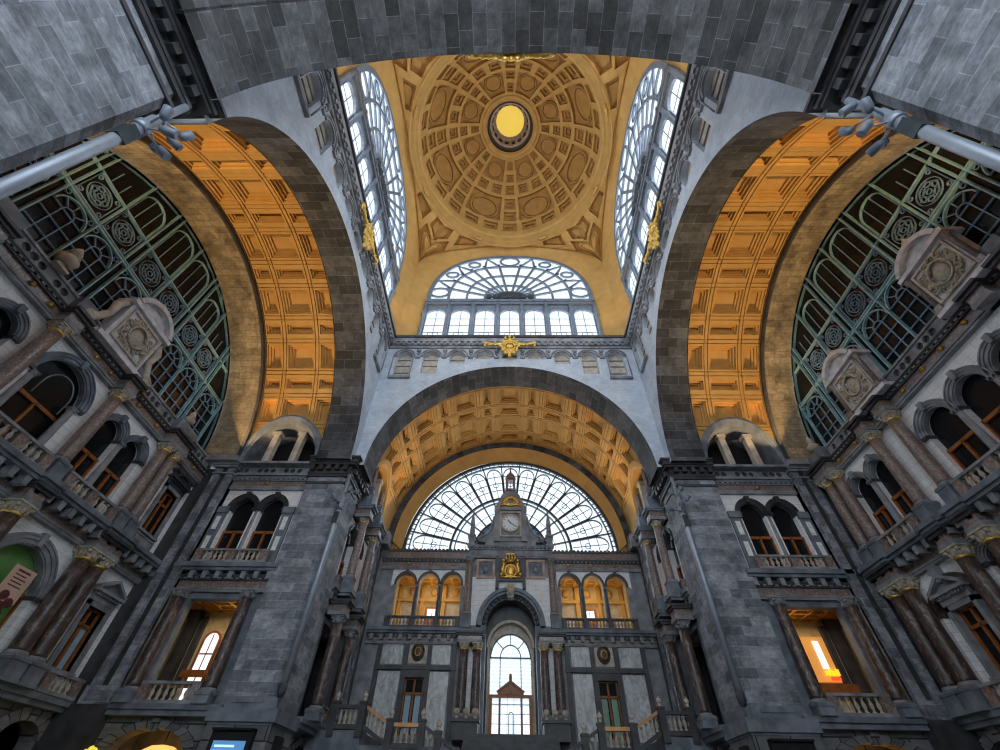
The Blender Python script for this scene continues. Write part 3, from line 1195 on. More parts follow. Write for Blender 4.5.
def entablature(F, x0, x1, z0, z1, y, label, blocks_=(), bosses=(), slab=None, mats=('moulding', 'rose', 'darkstone')):
    """architrave, frieze, dentils and cornice as a trim of the setting"""
    entablature.n += 1
    t = root('trim_%d' % entablature.n, F, (0, 0, 0), label, 'cornice', None, 'structure')
    h = z1 - z0

    def arch(b):
        b.box(x0, x1, -y * .55, .02, z0, z0 + h * .13)
        b.box(x0, x1, -y * .65, .02, z0 + h * .13, z0 + h * .25)
        for c, w, o in blocks_:
            b.box(c - w / 2, c + w / 2, -o, .02, z0, z0 + h * .25)

    def frz(b):
        b.box(x0, x1, -y * .5, .02, z0 + h * .25, z0 + h * .68)
        for c, w, o in blocks_:
            b.box(c - w / 2 + .04, c + w / 2 - .04, -o + .05, .02, z0 + h * .25, z0 + h * .68)

    def cor(b):
        b.box(x0, x1, -y * .75, .02, z0 + h * .68, z0 + h * .78)
        b.box(x0, x1, -y * .92, .02, z0 + h * .84, z0 + h * .92)
        b.box(x0, x1, -y, .02, z0 + h * .92, z1)
        for c, w, o in blocks_:
            b.box(c - w / 2 - .06, c + w / 2 + .06, -o - .08, .02, z0 + h * .68, z0 + h * .84)
            b.box(c - w / 2 - .1, c + w / 2 + .1, -o - .2, .02, z0 + h * .84, z1)

    def dent(b):
        n = max(1, int((x1 - x0) / .3))
        for i in range(n):
            c = x0 + (x1 - x0) * (i + .5) / n
            b.box(c - .08, c + .08, -y * .88, 0, z0 + h * .76, z0 + h * .85)
    mk('architrave', mats[0], arch, t)
    mk('frieze', mats[1], frz, t)
    mk('dentil_course', mats[0], dent, t)
    mk('corona', mats[2], cor, t)
    if bosses:
        bm = mesh('gilt_boss', 'leaf', lambda b: (b.ball((0, 0, 0), .11, 1, .8, 1), b.lathe([(.16, -.02), (.1, .03)], (0, 0, 0), 8)))
        for c in bosses:
            part('gilt_boss', bm, t, (c, -y * .5 - .06, z0 + h * .47), 'small gilded boss')
    if slab:
        za, zb_, yo, bl = slab

        def sl(b):
            b.box(x0, x1, -yo, .02, za + (zb_ - za) * .4, zb_)
            b.box(x0, x1, -yo + .12, .02, za, za + (zb_ - za) * .4)
            for c, w, o in bl:
                b.box(c - w / 2, c + w / 2, -o, .02, za + (zb_ - za) * .4, zb_)
                b.box(c - w / 2 + .08, c + w / 2 - .08, -o + .12, .02, za, za + (zb_ - za) * .4)

        def br(b):
            n = max(2, int((x1 - x0) / .62))
            for i in range(n):
                c = x0 + (x1 - x0) * (i + .5) / n
                b.prism([(c - .11, za - .38), (c + .11, za - .38), (c + .13, za), (c - .13, za)], -yo + .2, 0)
        mk('balcony_slab', 'bluestone', sl, t)
        mk('slab_bracket', 'moulding', br, t)
    return t


entablature.n = 0


def parapet(F, x0, x1, z0, z1, label, y=-.25, blocks_=()):
    entablature.n += 1
    t = root('trim_%d' % entablature.n, F, (0, 0, 0), label, 'parapet', None, 'structure')
    holes = []
    n = int((x1 - x0) / .42)
    zc = (z0 + z1) / 2
    hw = (z1 - z0) * .24
    for i in range(n):
        if i % 4 == 3:
            continue
        c = x0 + (x1 - x0) * (i + .5) / n
        if any(abs(c - bc) < bw / 2 + .15 for bc, bw, _ in blocks_):
            continue
        holes.append([(c + hw * cos(2 * pi * k / 8), zc + hw * sin(2 * pi * k / 8)) for k in range(8)])
    mk('pierced_panel', 'moulding', lambda b: b.plate(rect(x0, x1, z0 + .1, z1 - .12), holes, y, y + .12), t)
    mk('backing', 'darkstone', lambda b: b.box(x0, x1, y + .13, y + .2, z0, z1), t)

    def rails(b):
        b.box(x0, x1, y - .08, y + .24, z1 - .12, z1)
        b.box(x0, x1, y - .06, y + .22, z0, z0 + .1)
    mk('rail', 'moulding', rails, t)
    if blocks_:
        mk('pedestal', 'bluestone', lambda b: [b.box(c - w / 2, c + w / 2, -o, y + .22, z0, z1 + .02) for c, w, o in blocks_], t)
    return t


WN = [6]


def window(F, cx, hw, z0, zs, label, style='arch', rise=None, depth=.35, surround='bluestone', wood_to=None, pane='darkglass', surr_w=.28, key=True, blind=None, bars=2, archv=True, loop=False, impost=True):
    """window in a wall opening: frame, panes, stone surround"""
    WN[0] += 1
    t = root('window_%d' % WN[0], F, (cx, 0, 0), label, 'window', None, 'structure')
    rise = (hw if style == 'arch' else 0) if rise is None else rise
    rise_ = max(rise, .001)
    top = zs + rise
    wt = wood_to or zs
    outline = arch_poly(0, hw + .02, z0, zs, rise_ + .02) if rise else rect(-hw - .02, hw + .02, z0, zs)
    mk('pane', pane, lambda b: b.plate(outline, [], depth, depth + .03), t)

    def fr(b):
        f = .075
        b.box(-hw, -hw + f, depth - .12, depth, z0, wt)
        b.box(hw - f, hw, depth - .12, depth, z0, wt)
        b.box(-hw, hw, depth - .12, depth, z0, z0 + f)
        b.box(-hw, hw, depth - .12, depth, wt - f, wt + f)
        for k in range(1, bars):
            x = -hw + 2 * hw * k / bars
            b.box(x - f * .7, x + f * .7, depth - .12, depth, z0, wt)
        if not rise:
            zm = z0 + (wt - z0) * .72
            b.box(-hw, hw, depth - .12, depth, zm - f * .8, zm + f * .8)
    mk('frame', 'wood', fr, t)
    if blind:
        zm = z0 + (wt - z0) * .70

        def bl(b):
            for k in range(bars):
                w = 2 * hw / bars
                b.box(-hw + w * k + .13, -hw + w * (k + 1) - .13, depth - .02, depth - .005, z0 + .1, zm)
        mk('blind', blind, bl, t)
    if rise and archv:
        def su(b):
            for r0, r1, y in ((0, surr_w * .45, -.06), (surr_w * .45, surr_w * .8, -.11), (surr_w * .8, surr_w, -.15)):
                b.archbar(0, zs, hw + r0, hw + r1, y, .02, 0, pi, 20, rise_ / hw)
            b.archbar(0, zs, hw - .06, hw + .01, .0, depth - .1, 0, pi, 20, rise_ / hw)
            if key:
                b.prism([(-.09, top - .03), (.09, top - .03), (.14, top + surr_w + .1), (-.14, top + surr_w + .1)], -.2, .02)
        mk('archivolt', surround, su, t)
        if impost:
            mk('impost', 'darkstone', lambda b: [b.box(s * (hw + .1) - .16, s * (hw + .1) + .16, -.15, depth, zs - .14, zs) for s in (-1, 1)], t)
    if loop:
        mk('curved_rail', 'moulding', lambda b: b.tube([(-hw * .55, -.1, zs - .8)] + [(-hw * .55 * cos(a), -.1, zs - .2 + hw * .62 * sin(a)) for a in lin(0, pi, 14)] + [(hw * .55, -.1, zs - .8)], .03, 6), t)
    return t


def pediment_window(F, cx, hw, z0, z1, label, kind='triangle', blind=None, depth=.3, panel=True):
    t = window(F, cx, hw, z0, z1, label, 'rect', 0, depth, blind=blind)

    def sur(b):
        for s in (-1, 1):
            b.box(min(s * hw, s * (hw + .2)), max(s * hw, s * (hw + .2)), -.12, depth, z0, z1 + .2)
        b.box(-hw - .2, hw + .2, -.12, depth, z1, z1 + .2)
        b.box(-hw - .22, hw + .22, -.2, .02, z0 - .12, z0)
    mk('surround', 'moulding', sur, t)

    def ped(b):
        w = hw + .34
        b.box(-hw - .2, hw + .2, -.14, .02, z1 + .2, z1 + .55)
        b.box(-w, w, -.36, .02, z1 + .55, z1 + .68)
        n = 9
        for i in range(n):
            c = -hw - .1 + (2 * hw + .2) * i / (n - 1)
            b.box(c - .05, c + .05, -.26, 0, z1 + .43, z1 + .55)
        if kind == 'triangle':
            b.bar([(-w, z1 + .72), (0, z1 + 1.22), (w, z1 + .72)], .13, -.36, .02)
            b.prism([(-w + .1, z1 + .68), (w - .1, z1 + .68), (0, z1 + 1.16)], -.12, .02)
        else:
            b.archbar(0, z1 + .1, w * .92, w * 1.06, -.36, .02, pi * .22, pi * .78, 12)
            b.box(-w * .8, w * .8, -.24, .02, z1 + .68, z1 + .95)
            b.box(-w, w, -.4, .02, z1 + .95, z1 + 1.1)
    mk('pediment', 'moulding' if kind == 'triangle' else 'darkstone', ped, t)
    if panel:
        def pa(b):
            b.box(-hw - .25, hw + .25, -.1, .02, z0 - .85, z0 - .15)
            b.bar([(-hw - .1, z0 - .75), (hw + .1, z0 - .75), (hw + .1, z0 - .25), (-hw - .1, z0 - .25)], .06, -.15, -.05, True)
        mk('carved_panel', 'moulding', pa, t)
    return t


def relief(b, w, h, cx=0, cz=0, y=0, n=80, seed=3, depth=.1):
    """carved scrollwork: a central shield ringed by curls"""
    R = random.Random(seed)
    b.tube([(cx + w * .26 * cos(a), y - depth, cz + h * .3 * sin(a)) for a in lin(0, 2 * pi, 18)], depth * .45, 6)
    b.ball((cx, y, cz), 1, w * .2, depth * 1.1, h * .24, 10, 6)
    for k in range(n):
        a = R.uniform(0, 2 * pi)
        q = R.uniform(.62, 1.0)
        x, z = cx + w * .44 * q * cos(a), cz + h * .46 * q * sin(a)
        r = R.uniform(.05, .11) * min(w, h)
        if k % 2:
            t0 = R.uniform(0, 6.28)
            b.tube([(x + r * (1 - i / 11) * cos(t0 + i * .6), y - depth * .6, z + r * (1 - i / 11) * sin(t0 + i * .6)) for i in range(9)], r * .22, 5)
        else:
            b.ball((x, y, z), r * .6, 1, depth / r * .9, 1.4, 6, 4)


def ornament(b, seed=5):
    """gilded cartouche: ring, crown, side garlands"""
    for r, t in ((.62, .13), (.42, .09)):
        b.tube([(r * cos(a), -.12, r * 1.08 * sin(a)) for a in lin(0, 2 * pi, 22)], t, 7)
    b.ball((0, -.1, 0), .3, 1, .5, 1, 10, 6)
    for k in range(8):
        a = k * pi / 4
        b.ball((.74 * cos(a), -.15, .8 * sin(a)), .17, 1, .8, 1.1)
    for k in (-1, 0, 1):
        b.tube([(k * .26, -.1, .8), (k * .38, -.14, 1.05), (k * .3, -.12, 1.28)], .1, 6, [.12, .1, .05])
    b.ball((0, -.12, 1.25), .14)
    for k in (-1, 0, 1):
        b.ball((k * .3, -.15, -.85), .2, 1, .7, 1)
    b.ball((0, -.12, -1.1), .16, 1, .7, 1.4)
    R = random.Random(seed)
    for s in (-1, 1):
        b.tube([(s * (.6 + 1.3 * t), -.16, .22 - .55 * sin(pi * t) * .3 + .1 * t) for t in lin(0, 1, 10)], .12, 7, [.17, .16, .15, .14, .13, .12, .12, .11, .11, .12, .14])
        for i in range(12):
            t = R.random()
            b.ball((s * (.65 + 1.2 * t), -.22, .2 - .14 * sin(pi * t) + R.uniform(-.14, .14)), .09)
        b.ball((s * 1.95, -.16, .34), .2, 1, .8, 1.2)
        b.tube([(s * 1.95, -.16, .4), (s * 2.05, -.16, .1), (s * 1.9, -.16, -.15)], .08, 6)


def urn(F, x, y, z, s, label, mat='sand', group=None, cat='urn'):
    t = root('urn', F, (x, y, z), label, cat, group, 'thing')
    part('bowl', mesh(('urnbowl', s), mat, lambda b: b.lathe([(r * s, q * s) for r, q in ((.22, .3), (.34, .45), (.36, .62), (.2, .75), (.16, .82), (.26, .86), (.2, .92))], (0, 0, 0), 12)), t)
    part('foot', mesh(('urnfoot', s), mat, lambda b: (b.box(-.26 * s, .26 * s, -.26 * s, .26 * s, 0, .1 * s), b.lathe([(.22 * s, .1 * s), (.09 * s, .2 * s), (.12 * s, .3 * s)], (0, 0, 0), 12))), t)
    part('flame_finial', mesh(('urnfin', s), mat, lambda b: b.lathe([(r * s, q * s) for r, q in ((.16, .9), (.2, 1.05), (.1, 1.25), (.0, 1.4))], (0, 0, 0), 10)), t)
    return t


# ------------------------------------------------------------------ end glazing of the side arms


def gl_top(x, R=9.35):
    return ZS + sqrt(max(0, R * R - x * x))


LIGHTS = []
for s in (-1, 1):
    for a, c in ((0, 1.95), (2.4, 4.2), (4.25, 6.05), (6.5, 8.3)):
        LIGHTS.append((min(s * a, s * c), max(s * a, s * c)))


def gz_mull(b):
    for x in (-8.4, -6.45, -6.1, -4.22, -2.38, -1.98, 0, 1.98, 2.38, 4.22, 6.1, 6.45, 8.4):
        w = .062
        b.box(x - w / 2, x + w / 2, .05, .26, 17.2, gl_top(x))
    for a in (0, 1):
        b.bar([(9.3 * cos(t), ZS + 9.3 * sin(t)) for t in lin(0, pi, 60)], .16, .1, .28)


def gz_trans(b):
    for z, w in ((20.95, .12), (21.1, .05), (23.0, .08)):
        h = sqrt(max(0, 9.35 ** 2 - (z - ZS) ** 2))
        b.box(-h, h, .1, .26, z - w / 2, z + w / 2)
    for a, c in LIGHTS:
        m, hw = (a + c) / 2, (c - a) / 2 - .1
        if gl_top(abs(m) + hw) > 20.9:
            b.bar([(m + hw * cos(t), 19.95 + hw * sin(t)) for t in lin(0, pi, 14)], .06, .1, .26)
        zt = gl_top(max(abs(a), abs(c))) - .35
        if zt - hw > 23.4:
            b.bar([(m - hw, 23.05), (m - hw, zt - hw)] + [(m - hw * cos(t), zt - hw + hw * sin(t)) for t in lin(0, pi, 12)] + [(m + hw, zt - hw), (m + hw, 23.05)], .055, .12, .26)


def gz_bars(b):
    for a, c in LIGHTS:
        m, hw = (a + c) / 2, (c - a) / 2 - .06
        zt = min(19.95, gl_top(abs(m) + hw))
        for k in (1, 2):
            x = a + (c - a) * k / 3
            b.box(x - .018, x + .018, .16, .24, 17.2, zt)
        for z in (17.6, 18.4, 19.2, 19.95):
            if z <= zt:
                b.box(m - hw, m + hw, .16, .24, z - .018, z + .018)
        if gl_top(abs(m) + hw) > 20.9:
            b.bar([(m + .3 * cos(t), 19.95 + .3 * sin(t)) for t in lin(0, pi, 8)], .05, .16, .24)
            for t in (pi / 4, pi / 2, 3 * pi / 4):
                b.bar([(m + .3 * cos(t), 19.95 + .3 * sin(t)), (m + (hw - .06) * cos(t), 19.95 + (hw - .06) * sin(t))], .045, .16, .24)
        zt = gl_top(max(abs(a), abs(c)))
        for k in (1, 2):
            x = a + (c - a) * k / 3
            if zt > 23.2:
                b.box(x - .02, x + .02, .18, .24, 23.0, zt - .3)


def gz_scroll(b):
    for a, c in LIGHTS:
        m, hw = (a + c) / 2, (c - a) / 2 - .1
        if gl_top(abs(m) + hw) > 23.0:
            for r in (.78, .58, .36, .16):
                r *= hw
                b.bar([(m + r * cos(t), 22.05 + r * sin(t)) for t in lin(0, 2 * pi, 18)[:-1]], .022, .16, .24, True)
            for k in range(6):
                t = k * pi / 3
                q = .47 * hw
                b.bar([(m + q * cos(t) + .15 * cos(u), 22.05 + q * sin(t) + .15 * sin(u)) for u in lin(0, 2 * pi, 8)[:-1]], .02, .16, .24, True)
            b.bar(rect(m - hw + .03, m + hw - .03, 21.2, 22.92), .05, .16, .24, True)
            for sx in (-1, 1):
                for sz in (-1, 1):
                    b.bar([(m + sx * hw * .78 + .1 * cos(u), 22.05 + sz * .68 + .1 * sin(u)) for u in lin(0, 2 * pi, 8)[:-1]], .03, .16, .24, True)
        for s in (-1, 1):
            if gl_top(abs(m) + hw) > 20.9:
                b.bar([(m + s * (hw - .05) + .12 * cos(u), 20.72 + .12 * sin(u)) for u in lin(0, 2 * pi, 8)[:-1]], .035, .16, .24, True)


for i, k in enumerate('WE'):
    F = arm(k) @ Matrix.Translation((0, DF[k], 0))
    r = structure('window_%d' % (i + 5), F, 'tall dark arched glazing with pale green bars in the %s arm' % SIDE[k], 'window')
    mk('mullion', 'verdigris', gz_mull, r)
    mk('transom', 'verdigris', gz_trans, r)
    f = mk('glazing_bar', 'bluebar', gz_bars, r)
    mk('scroll_tracery', 'bluebar', gz_scroll, f)
    mk('pane', 'darkglass', lambda b: b.plate([(9.45 * cos(a), ZS - .4 + 9.85 * sin(a)) for a in lin(0, pi, 60)], [], .28, .32), r)

# ------------------------------------------------------------------ end walls of the side arms
YCOL = -.42


def side_wall(k):
    D = DF[k]
    F = arm(k) @ Matrix.Translation((0, D, 0))
    side = SIDE[k]
    m = 1 if k == 'W' else -1           # local x of the end next to the clock wall
    X = lambda n: n * m
    up, lo = [], []
    if k == 'W':
        up = [arch_poly(0, 1.3, 11.0, 14.2)] + [arch_poly(s * c, .68, 11.0, 14.5) for s in (-1, 1) for c in (3.32, 5.0)] + [rect(s * 8.8 - .6, s * 8.8 + .6, 12.1, 14.5) for s in (-1, 1)]
        lo = [arch_poly(s * 4.05, 1.45, 5.0, 7.75) for s in (-1, 1)] + [arch_poly(0, 1.2, 5.0, 7.9)] + [rect(s * 8.8 - .62, s * 8.8 + .62, 5.95, 8.35) for s in (-1, 1)]
    else:
        up = [arch_poly(c, .84, 11.0, 14.2) for c in (-2.0, 0, 2.0)] + [arch_poly(s * c, .66, 11.0, 14.5) for s in (-1, 1) for c in (6.15, 7.75)]
        lo = [arch_poly(s * 6.75, 1.35, 5.0, 8.25, 1.1) for s in (-1, 1)] + [arch_poly(s * 4.0, .48, 8.5, 9.2) for s in (-1, 1)] + [arch_poly(c, .8, 5.0, 8.0) for c in (-1.8, 0, 1.8)]
    gf = [arch_poly(s * c, hw, 0, zs, ri) for s in (-1, 1) for c, hw, zs, ri in ((8.75, 1.0, 3.5, .75), (5.0, 1.6, 3.2, 1.0))] + [arch_poly(0, 1.6, 0, 3.2, 1.0)]
    w = root('wall_%s' % side, F, (0, 0, 0), 'white tiled wall with arched windows closing the %s arm' % side, 'wall', None, 'structure')
    mk('facing', 'cream', lambda b: b.plate(rect(-10.6, 10.6, 4.6, 16.75), up + lo, 0, .5), w)
    mk('ground_floor', 'rustic', lambda b: b.plate(rect(-10.6, 10.6, 0, 4.62), gf, -.12, .6), w)
    mk('ground_recess', 'black', lambda b: (b.box(-10.8, 10.8, 2.4, 2.5, 0, 4.6), b.box(-10.8, 10.8, .55, 2.5, 4.5, 4.6), b.box(-10.8, -10.6, .5, 2.5, 0, 4.6), b.box(10.6, 10.8, .5, 2.5, 0, 4.6)), w)

    def keyst(b):
        for s in (-1, 1):
            for c, hw, zs, ri in ((8.75, 1.0, 3.5, .75), (5.0, 1.6, 3.2, 1.0)):
                b.archbar(s * c, zs, hw, hw + .55, -.2, 0, .25, pi - .25, 9, ri / hw * .98)
                b.box(s * c - .16, s * c + .16, -.3, 0, zs + ri - .05, zs + ri + .5)
    mk('voussoir', 'rustic', keyst, w)
    mk('base_course', 'bluestone', lambda b: (b.box(-10.5, 10.5, -.5, .02, 4.62, 4.8), b.box(-10.5, 10.5, -.62, .02, 4.8, 5.0)), w)
    # columns
    if k == 'W':
        cu = [(2.02, 'between the wide arch and the twin arches'), (6.2, 'nearer the twin arches'), (6.98, 'nearer the hooded window'), (-2.02, 'left of the wide arch')]
        cl = [(2.0, 'left of the green arched window'), (6.04, 'right of the green arched window'), (6.95, 'left of the pedimented window')]
        blk = [(s * c, wd, .8) for s in (-1, 1) for c, wd in ((2.02, .85), (6.58, 1.65))]
    else:
        cu = [(3.3, 'left edge of the three wide arches'), (4.85, 'just right of the twin arches'), (8.4, 'just left of the twin arches'), (9.25, 'beside the corner pilaster')]
        cl = [(3.3, 'right of the small dark niche'), (4.85, 'right of the pedimented window'), (8.33, 'left of the pedimented window'), (9.25, 'beside the corner pilaster')]
        blk = [(s * c, wd, .8) for s in (-1, 1) for c, wd in ((3.3, .85), (4.85, .85), (8.88, 1.65))]
    for x, tx in cu:
        column(F, X(x), YCOL, 11.05, 15.9, .30, 'rose', 'red-brown upper-storey column on the %s wall, %s' % (side, tx), 'upper columns of the side walls', .8)
    for x, tx in cl:
        column(F, X(x), YCOL, 5.0, 9.95, .36, 'brown', 'thick brown lower-storey column on the %s wall, %s' % (side, tx), 'lower columns of the side walls', .75, True)
    bosses = [X(v) for v in (-3.9, -2.9, .0, 1.0, 3.3, 4.9, 7.7, 8.9)] if k == 'W' else [X(v) for v in (-3.3, -2.0, -.6, .6, 2.0, 3.6, 4.5, 6.1, 7.7)]
    entablature(F, -10.5, 10.5, 15.9, 16.75, .45, 'upper cornice with small gilt bosses on the %s wall' % side, blk, bosses)
    entablature(F, -10.5, 10.5, 9.95, 10.7, .42, 'balcony and brackets between the storeys of the %s wall' % side, blk, (), (10.72, 11.05, .95, [(c, wd + .3, 1.12) for c, wd, o in blk]), ('moulding', 'rose', 'darkstone'))
    parapet(F, -10.3, 10.3, 16.78, 17.55, 'parapet pierced with round holes along the top of the %s wall' % side, -.2, [(c, wd, .6) for c, wd, o in blk])
    # upper windows, balustrades
    if k == 'W':
        window(F, 0, 1.3, 11.1, 14.2, 'wide dark arched window with a blue stone surround in the left wall', wood_to=13.4, loop=True, surr_w=.32)
        for c, tx in ((3.32, 'left one'), (5.0, 'right one')):
            window(F, c, .68, 11.1, 14.5, 'dark round arch of the twin windows in the left wall, %s' % tx, wood_to=13.3, surr_w=.26)
        for c in (-3.32,):
            window(F, c, .68, 11.1, 14.5, 'black arched window at the left edge, beyond the leftmost column', wood_to=13.3, surr_w=.26)
        column(F, 4.16, .02, 11.05, 14.5, .17, 'moulding', 'slim grey colonnette between the twin arches of the left wall', 'colonnettes of the side walls', 0, False, 'colonnette')
        for c, tx in ((-1.15, 'left'), (1.15, 'right')):
            column(F, c, .02, 11.05, 14.1, .16, 'moulding', 'slim grey colonnette at the %s jamb of the wide arch in the left wall' % tx, 'colonnettes of the side walls', 0, False, 'colonnette')
        pediment_window(F, 8.8, .6, 12.1, 14.5, 'dark upper window under a flat black hood near the left corner', 'hood')
        balustrade(F, -1.55, 1.55, -.62, 11.05, .75, 'balustrade in front of the wide arch of the left wall', 'upper balustrades of the side walls', [0])
        balustrade(F, 2.5, 5.75, -.62, 11.05, .75, 'balustrade in front of the twin arches of the left wall', 'upper balustrades of the side walls', [4.12])
        # lower
        t = window(F, 4.05, 1.45, 5.1, 7.75, 'large arched window with a green blind in the left wall', surround='moulding', pane='green', wood_to=7.75, depth=.45, surr_w=.4)
        pediment_window(F, 8.8, .62, 5.95, 8.35, 'wooden window with pale blinds under a triangular pediment near the left corner', 'triangle', 'blueglass', panel=False)
        balustrade(F, 7.75, 9.85, -.5, 5.02, .75, 'short balustrade below the pedimented window of the left wall', None, [])
        po = root('poster', F, (4.45, -.02, 7.35), 'pink poster hanging in front of the green arched window', 'poster', None, 'thing')
        mk('sheet', 'pink', lambda b: b.box(-.52, .52, 0, .025, -.1, 1.1), po)
        mk('dark_print', 'wine', lambda b: [b.ball((x, 0, z), .16, 1.3, .12, 1.1, 8, 5) for x, z in ((-.3, -.1), (0, -.28), (.25, -.1), (-.1, .08), (.1, -.5), (-.3, -.5))], po)
        mk('text_line', 'wine', lambda b: [b.box(-.3, .3 - .08 * (i % 2), -.008, 0, .92 - i * .13, .96 - i * .13 + (.03 if i == 0 else 0)) for i in range(5)], po)
        # cartouche above the middle of the wall
        carts = [(.35, 'W')]
    else:
        for c, tx in ((2.0, 'left'), (0, 'middle'), (-2.0, 'right')):
            window(F, X(c), .84, 11.1, 14.2, 'dark arched window, %s of the three wide arches in the right wall' % tx, wood_to=13.3, surr_w=.3, surround='moulding')
        for c, tx in ((6.15, 'right one'), (7.75, 'left one')):
            window(F, X(c), .66, 11.1, 14.5, 'dark round arch of the twin windows in the right wall, %s' % tx, wood_to=13.3, surr_w=.26, surround='moulding')
        column(F, X(6.95), .02, 11.05, 14.5, .17, 'moulding', 'slim grey colonnette between the twin arches of the right wall', 'colonnettes of the side walls', 0, False, 'colonnette')
        for c, tx in ((1.0, 'left and middle'), (-1.0, 'middle and right')):
            column(F, X(c), .02, 11.05, 14.2, .17, 'moulding', 'slim grey colonnette between the %s wide arches of the right wall' % tx, 'colonnettes of the side walls', 0, False, 'colonnette')
        balustrade(F, -2.85, 2.85, -.62, 11.05, .75, 'long balustrade in front of the three wide arches of the right wall', 'upper balustrades of the side walls', [-1, 1])
        balustrade(F, *sorted((X(5.35), X(8.05))), -.62, 11.05, .75, 'balustrade in front of the twin arches of the right wall', 'upper balustrades of the side walls', [X(6.7)])
        t = pediment_window(F, X(6.75), .62, 5.95, 8.3, 'dark wooden window with a triangular pediment in an arched recess of the right wall', 'triangle', panel=False)

        def rec(b):
            b.plate(arch_poly(0, 1.4, 5.0, 8.25, 1.12), [rect(-.64, .64, 5.95, 8.32)], .3, .4)
        mk('recess_wall', 'cream', rec, t)
        mk('recess_arch', 'brown', lambda b: (b.archbar(0, 8.25, 1.33, 1.62, -.12, .02, 0, pi, 20, 1.1 / 1.35), b.archbar(0, 8.25, 1.30, 1.36, -.02, .35, 0, pi, 20, 1.1 / 1.35)), t)
        mk('keystone', 'moulding', lambda b: b.prism([(-.14, 9.3), (.14, 9.3), (.22, 10.0), (-.22, 10.0)], -.3, .02), t)
        window(F, X(4.0), .48, 8.5, 9.2, 'small dark arched niche between two brown columns of the right wall', surr_w=.22, surround='moulding', bars=1)
        for c in (1.8, 0):
            window(F, X(c), .8, 5.1, 8.0, 'lower arched window of the right wall %s' % ('beside the fourth brown column' if c else 'beyond the picture edge'), surround='moulding')
        balustrade(F, *sorted((X(5.75), X(7.75))), -.5, 5.02, .75, 'short balustrade below the pedimented window of the right wall', None, [])
        carts = [(X(3.5), 'E1'), (X(-3.3), 'E2')]
    for x, nm in carts:
        lb = {'W': 'pale stone cartouche with carved relief standing on the left parapet', 'E1': 'carved stone aedicule on the right parapet, nearer the clock wall',
              'E2': 'carved stone aedicule cut by the right edge of the picture'}[nm]
        c = root('cartouche', F, (x, -.62, 16.75), lb, 'cartouche', 'carved cartouches on the parapets', 'thing')
        wd = 1.25 if nm == 'W' else 1.15
        mk('body', 'palestone', lambda b: (b.box(-wd - .3, wd + .3, -.2, .7, 0, .22), b.box(-wd, wd, -.08, .6, .22, 2.5), b.box(-wd - .22, wd + .22, -.3, .7, 2.5, 2.72)), c)
        mk('panel_frame', 'sand', lambda b: b.bar(rect(-wd * .8, wd * .8, .45, 2.3), .14, -.2, -.05, True), c)
        mk('relief_panel', 'oldleaf', lambda b: relief(b, wd * 1.7, 1.95, 0, 1.38, -.1, 110, ord(nm[-1]), .13), c)
        mk('arched_pediment', 'palestone', lambda b: (b.archbar(0, 2.3, wd * .98, wd * 1.18, -.34, .6, pi * .12, pi * .88, 18), b.prism([(wd * .98 * cos(a), 2.3 + wd * .98 * sin(a)) for a in lin(pi * .12, pi * .88, 16)], -.05, .55)), c)
        mk('finial', 'sand', lambda b: b.lathe([(.3, 3.4), (.34, 3.6), (.16, 3.75), (.24, 3.95), (.1, 4.15), (0, 4.4)], (0, .1, 0), 10), c)
        for s in (-1, 1):
            if nm == 'W':
                mk('scroll', 'sand', lambda b: (b.tube([(s * (wd + .15), .1, 2.4), (s * (wd + .4), .1, 1.9), (s * (wd + .35), .1, 1.3), (s * (wd + .6), .1, .7), (s * (wd + .95), .1, .35)], .2, 8, [.14, .22, .16, .2, .28]), b.ball((s * (wd + .9), .1, .35), .34, 1, .8, 1), b.box(s * (wd + .75) - .5, s * (wd + .75) + .5, -.1, .5, 0, .16)), c)
            else:
                mk('side_column', 'rose', lambda b: (b.box(s * (wd + .02) - .16, s * (wd + .02) + .16, -.22, .1, .22, .5), b.lathe([(.12, .5), (.12, 2.2), (.18, 2.3), (.2, 2.5)], (s * (wd + .02), -.08, 0), 10)), c)
    # lit or stone figures on the parapet
    if k == 'W':
        urn(F, -3.9, -.25, 17.5, 1.2, 'weathered urn on the left parapet, at the picture edge under the pole', 'sand')
        urn(F, 6.6, -.25, 17.55, .9, 'small urn on the left parapet near the corner', 'sand')
    else:
        urn(F, X(8.9), -.25, 17.55, 1.0, 'warmly lit urn on the right parapet near the corner', 'sand')


side_wall('W')
side_wall('E')

# ------------------------------------------------------------------ corner pilasters


def pilaster(b):
    # x: away from the arm axis, y: along the arm
    b.box(.22, .9, 0, 2.2, 4.95, 17.0)
    b.box(-.06, .9, -.06, 2.2, 0, 4.95)


def pil_rib(b):
    b.box(0, .5, .0, .42, 4.95, 17.0)
    b.box(.05, .5, .85, 1.25, 4.95, 17.0)
    b.box(-.05, .5, -.05, 1.3, 4.95, 5.6)


def pil_cap(b):
    for e, z0, z1 in ((.06, 16.5, 16.6), (.12, 16.95, 17.1), (.2, 17.1, 17.22), (.28, 17.22, 17.36)):
        b.box(-e, .6, -e, 1.2 + e, z0, z1)


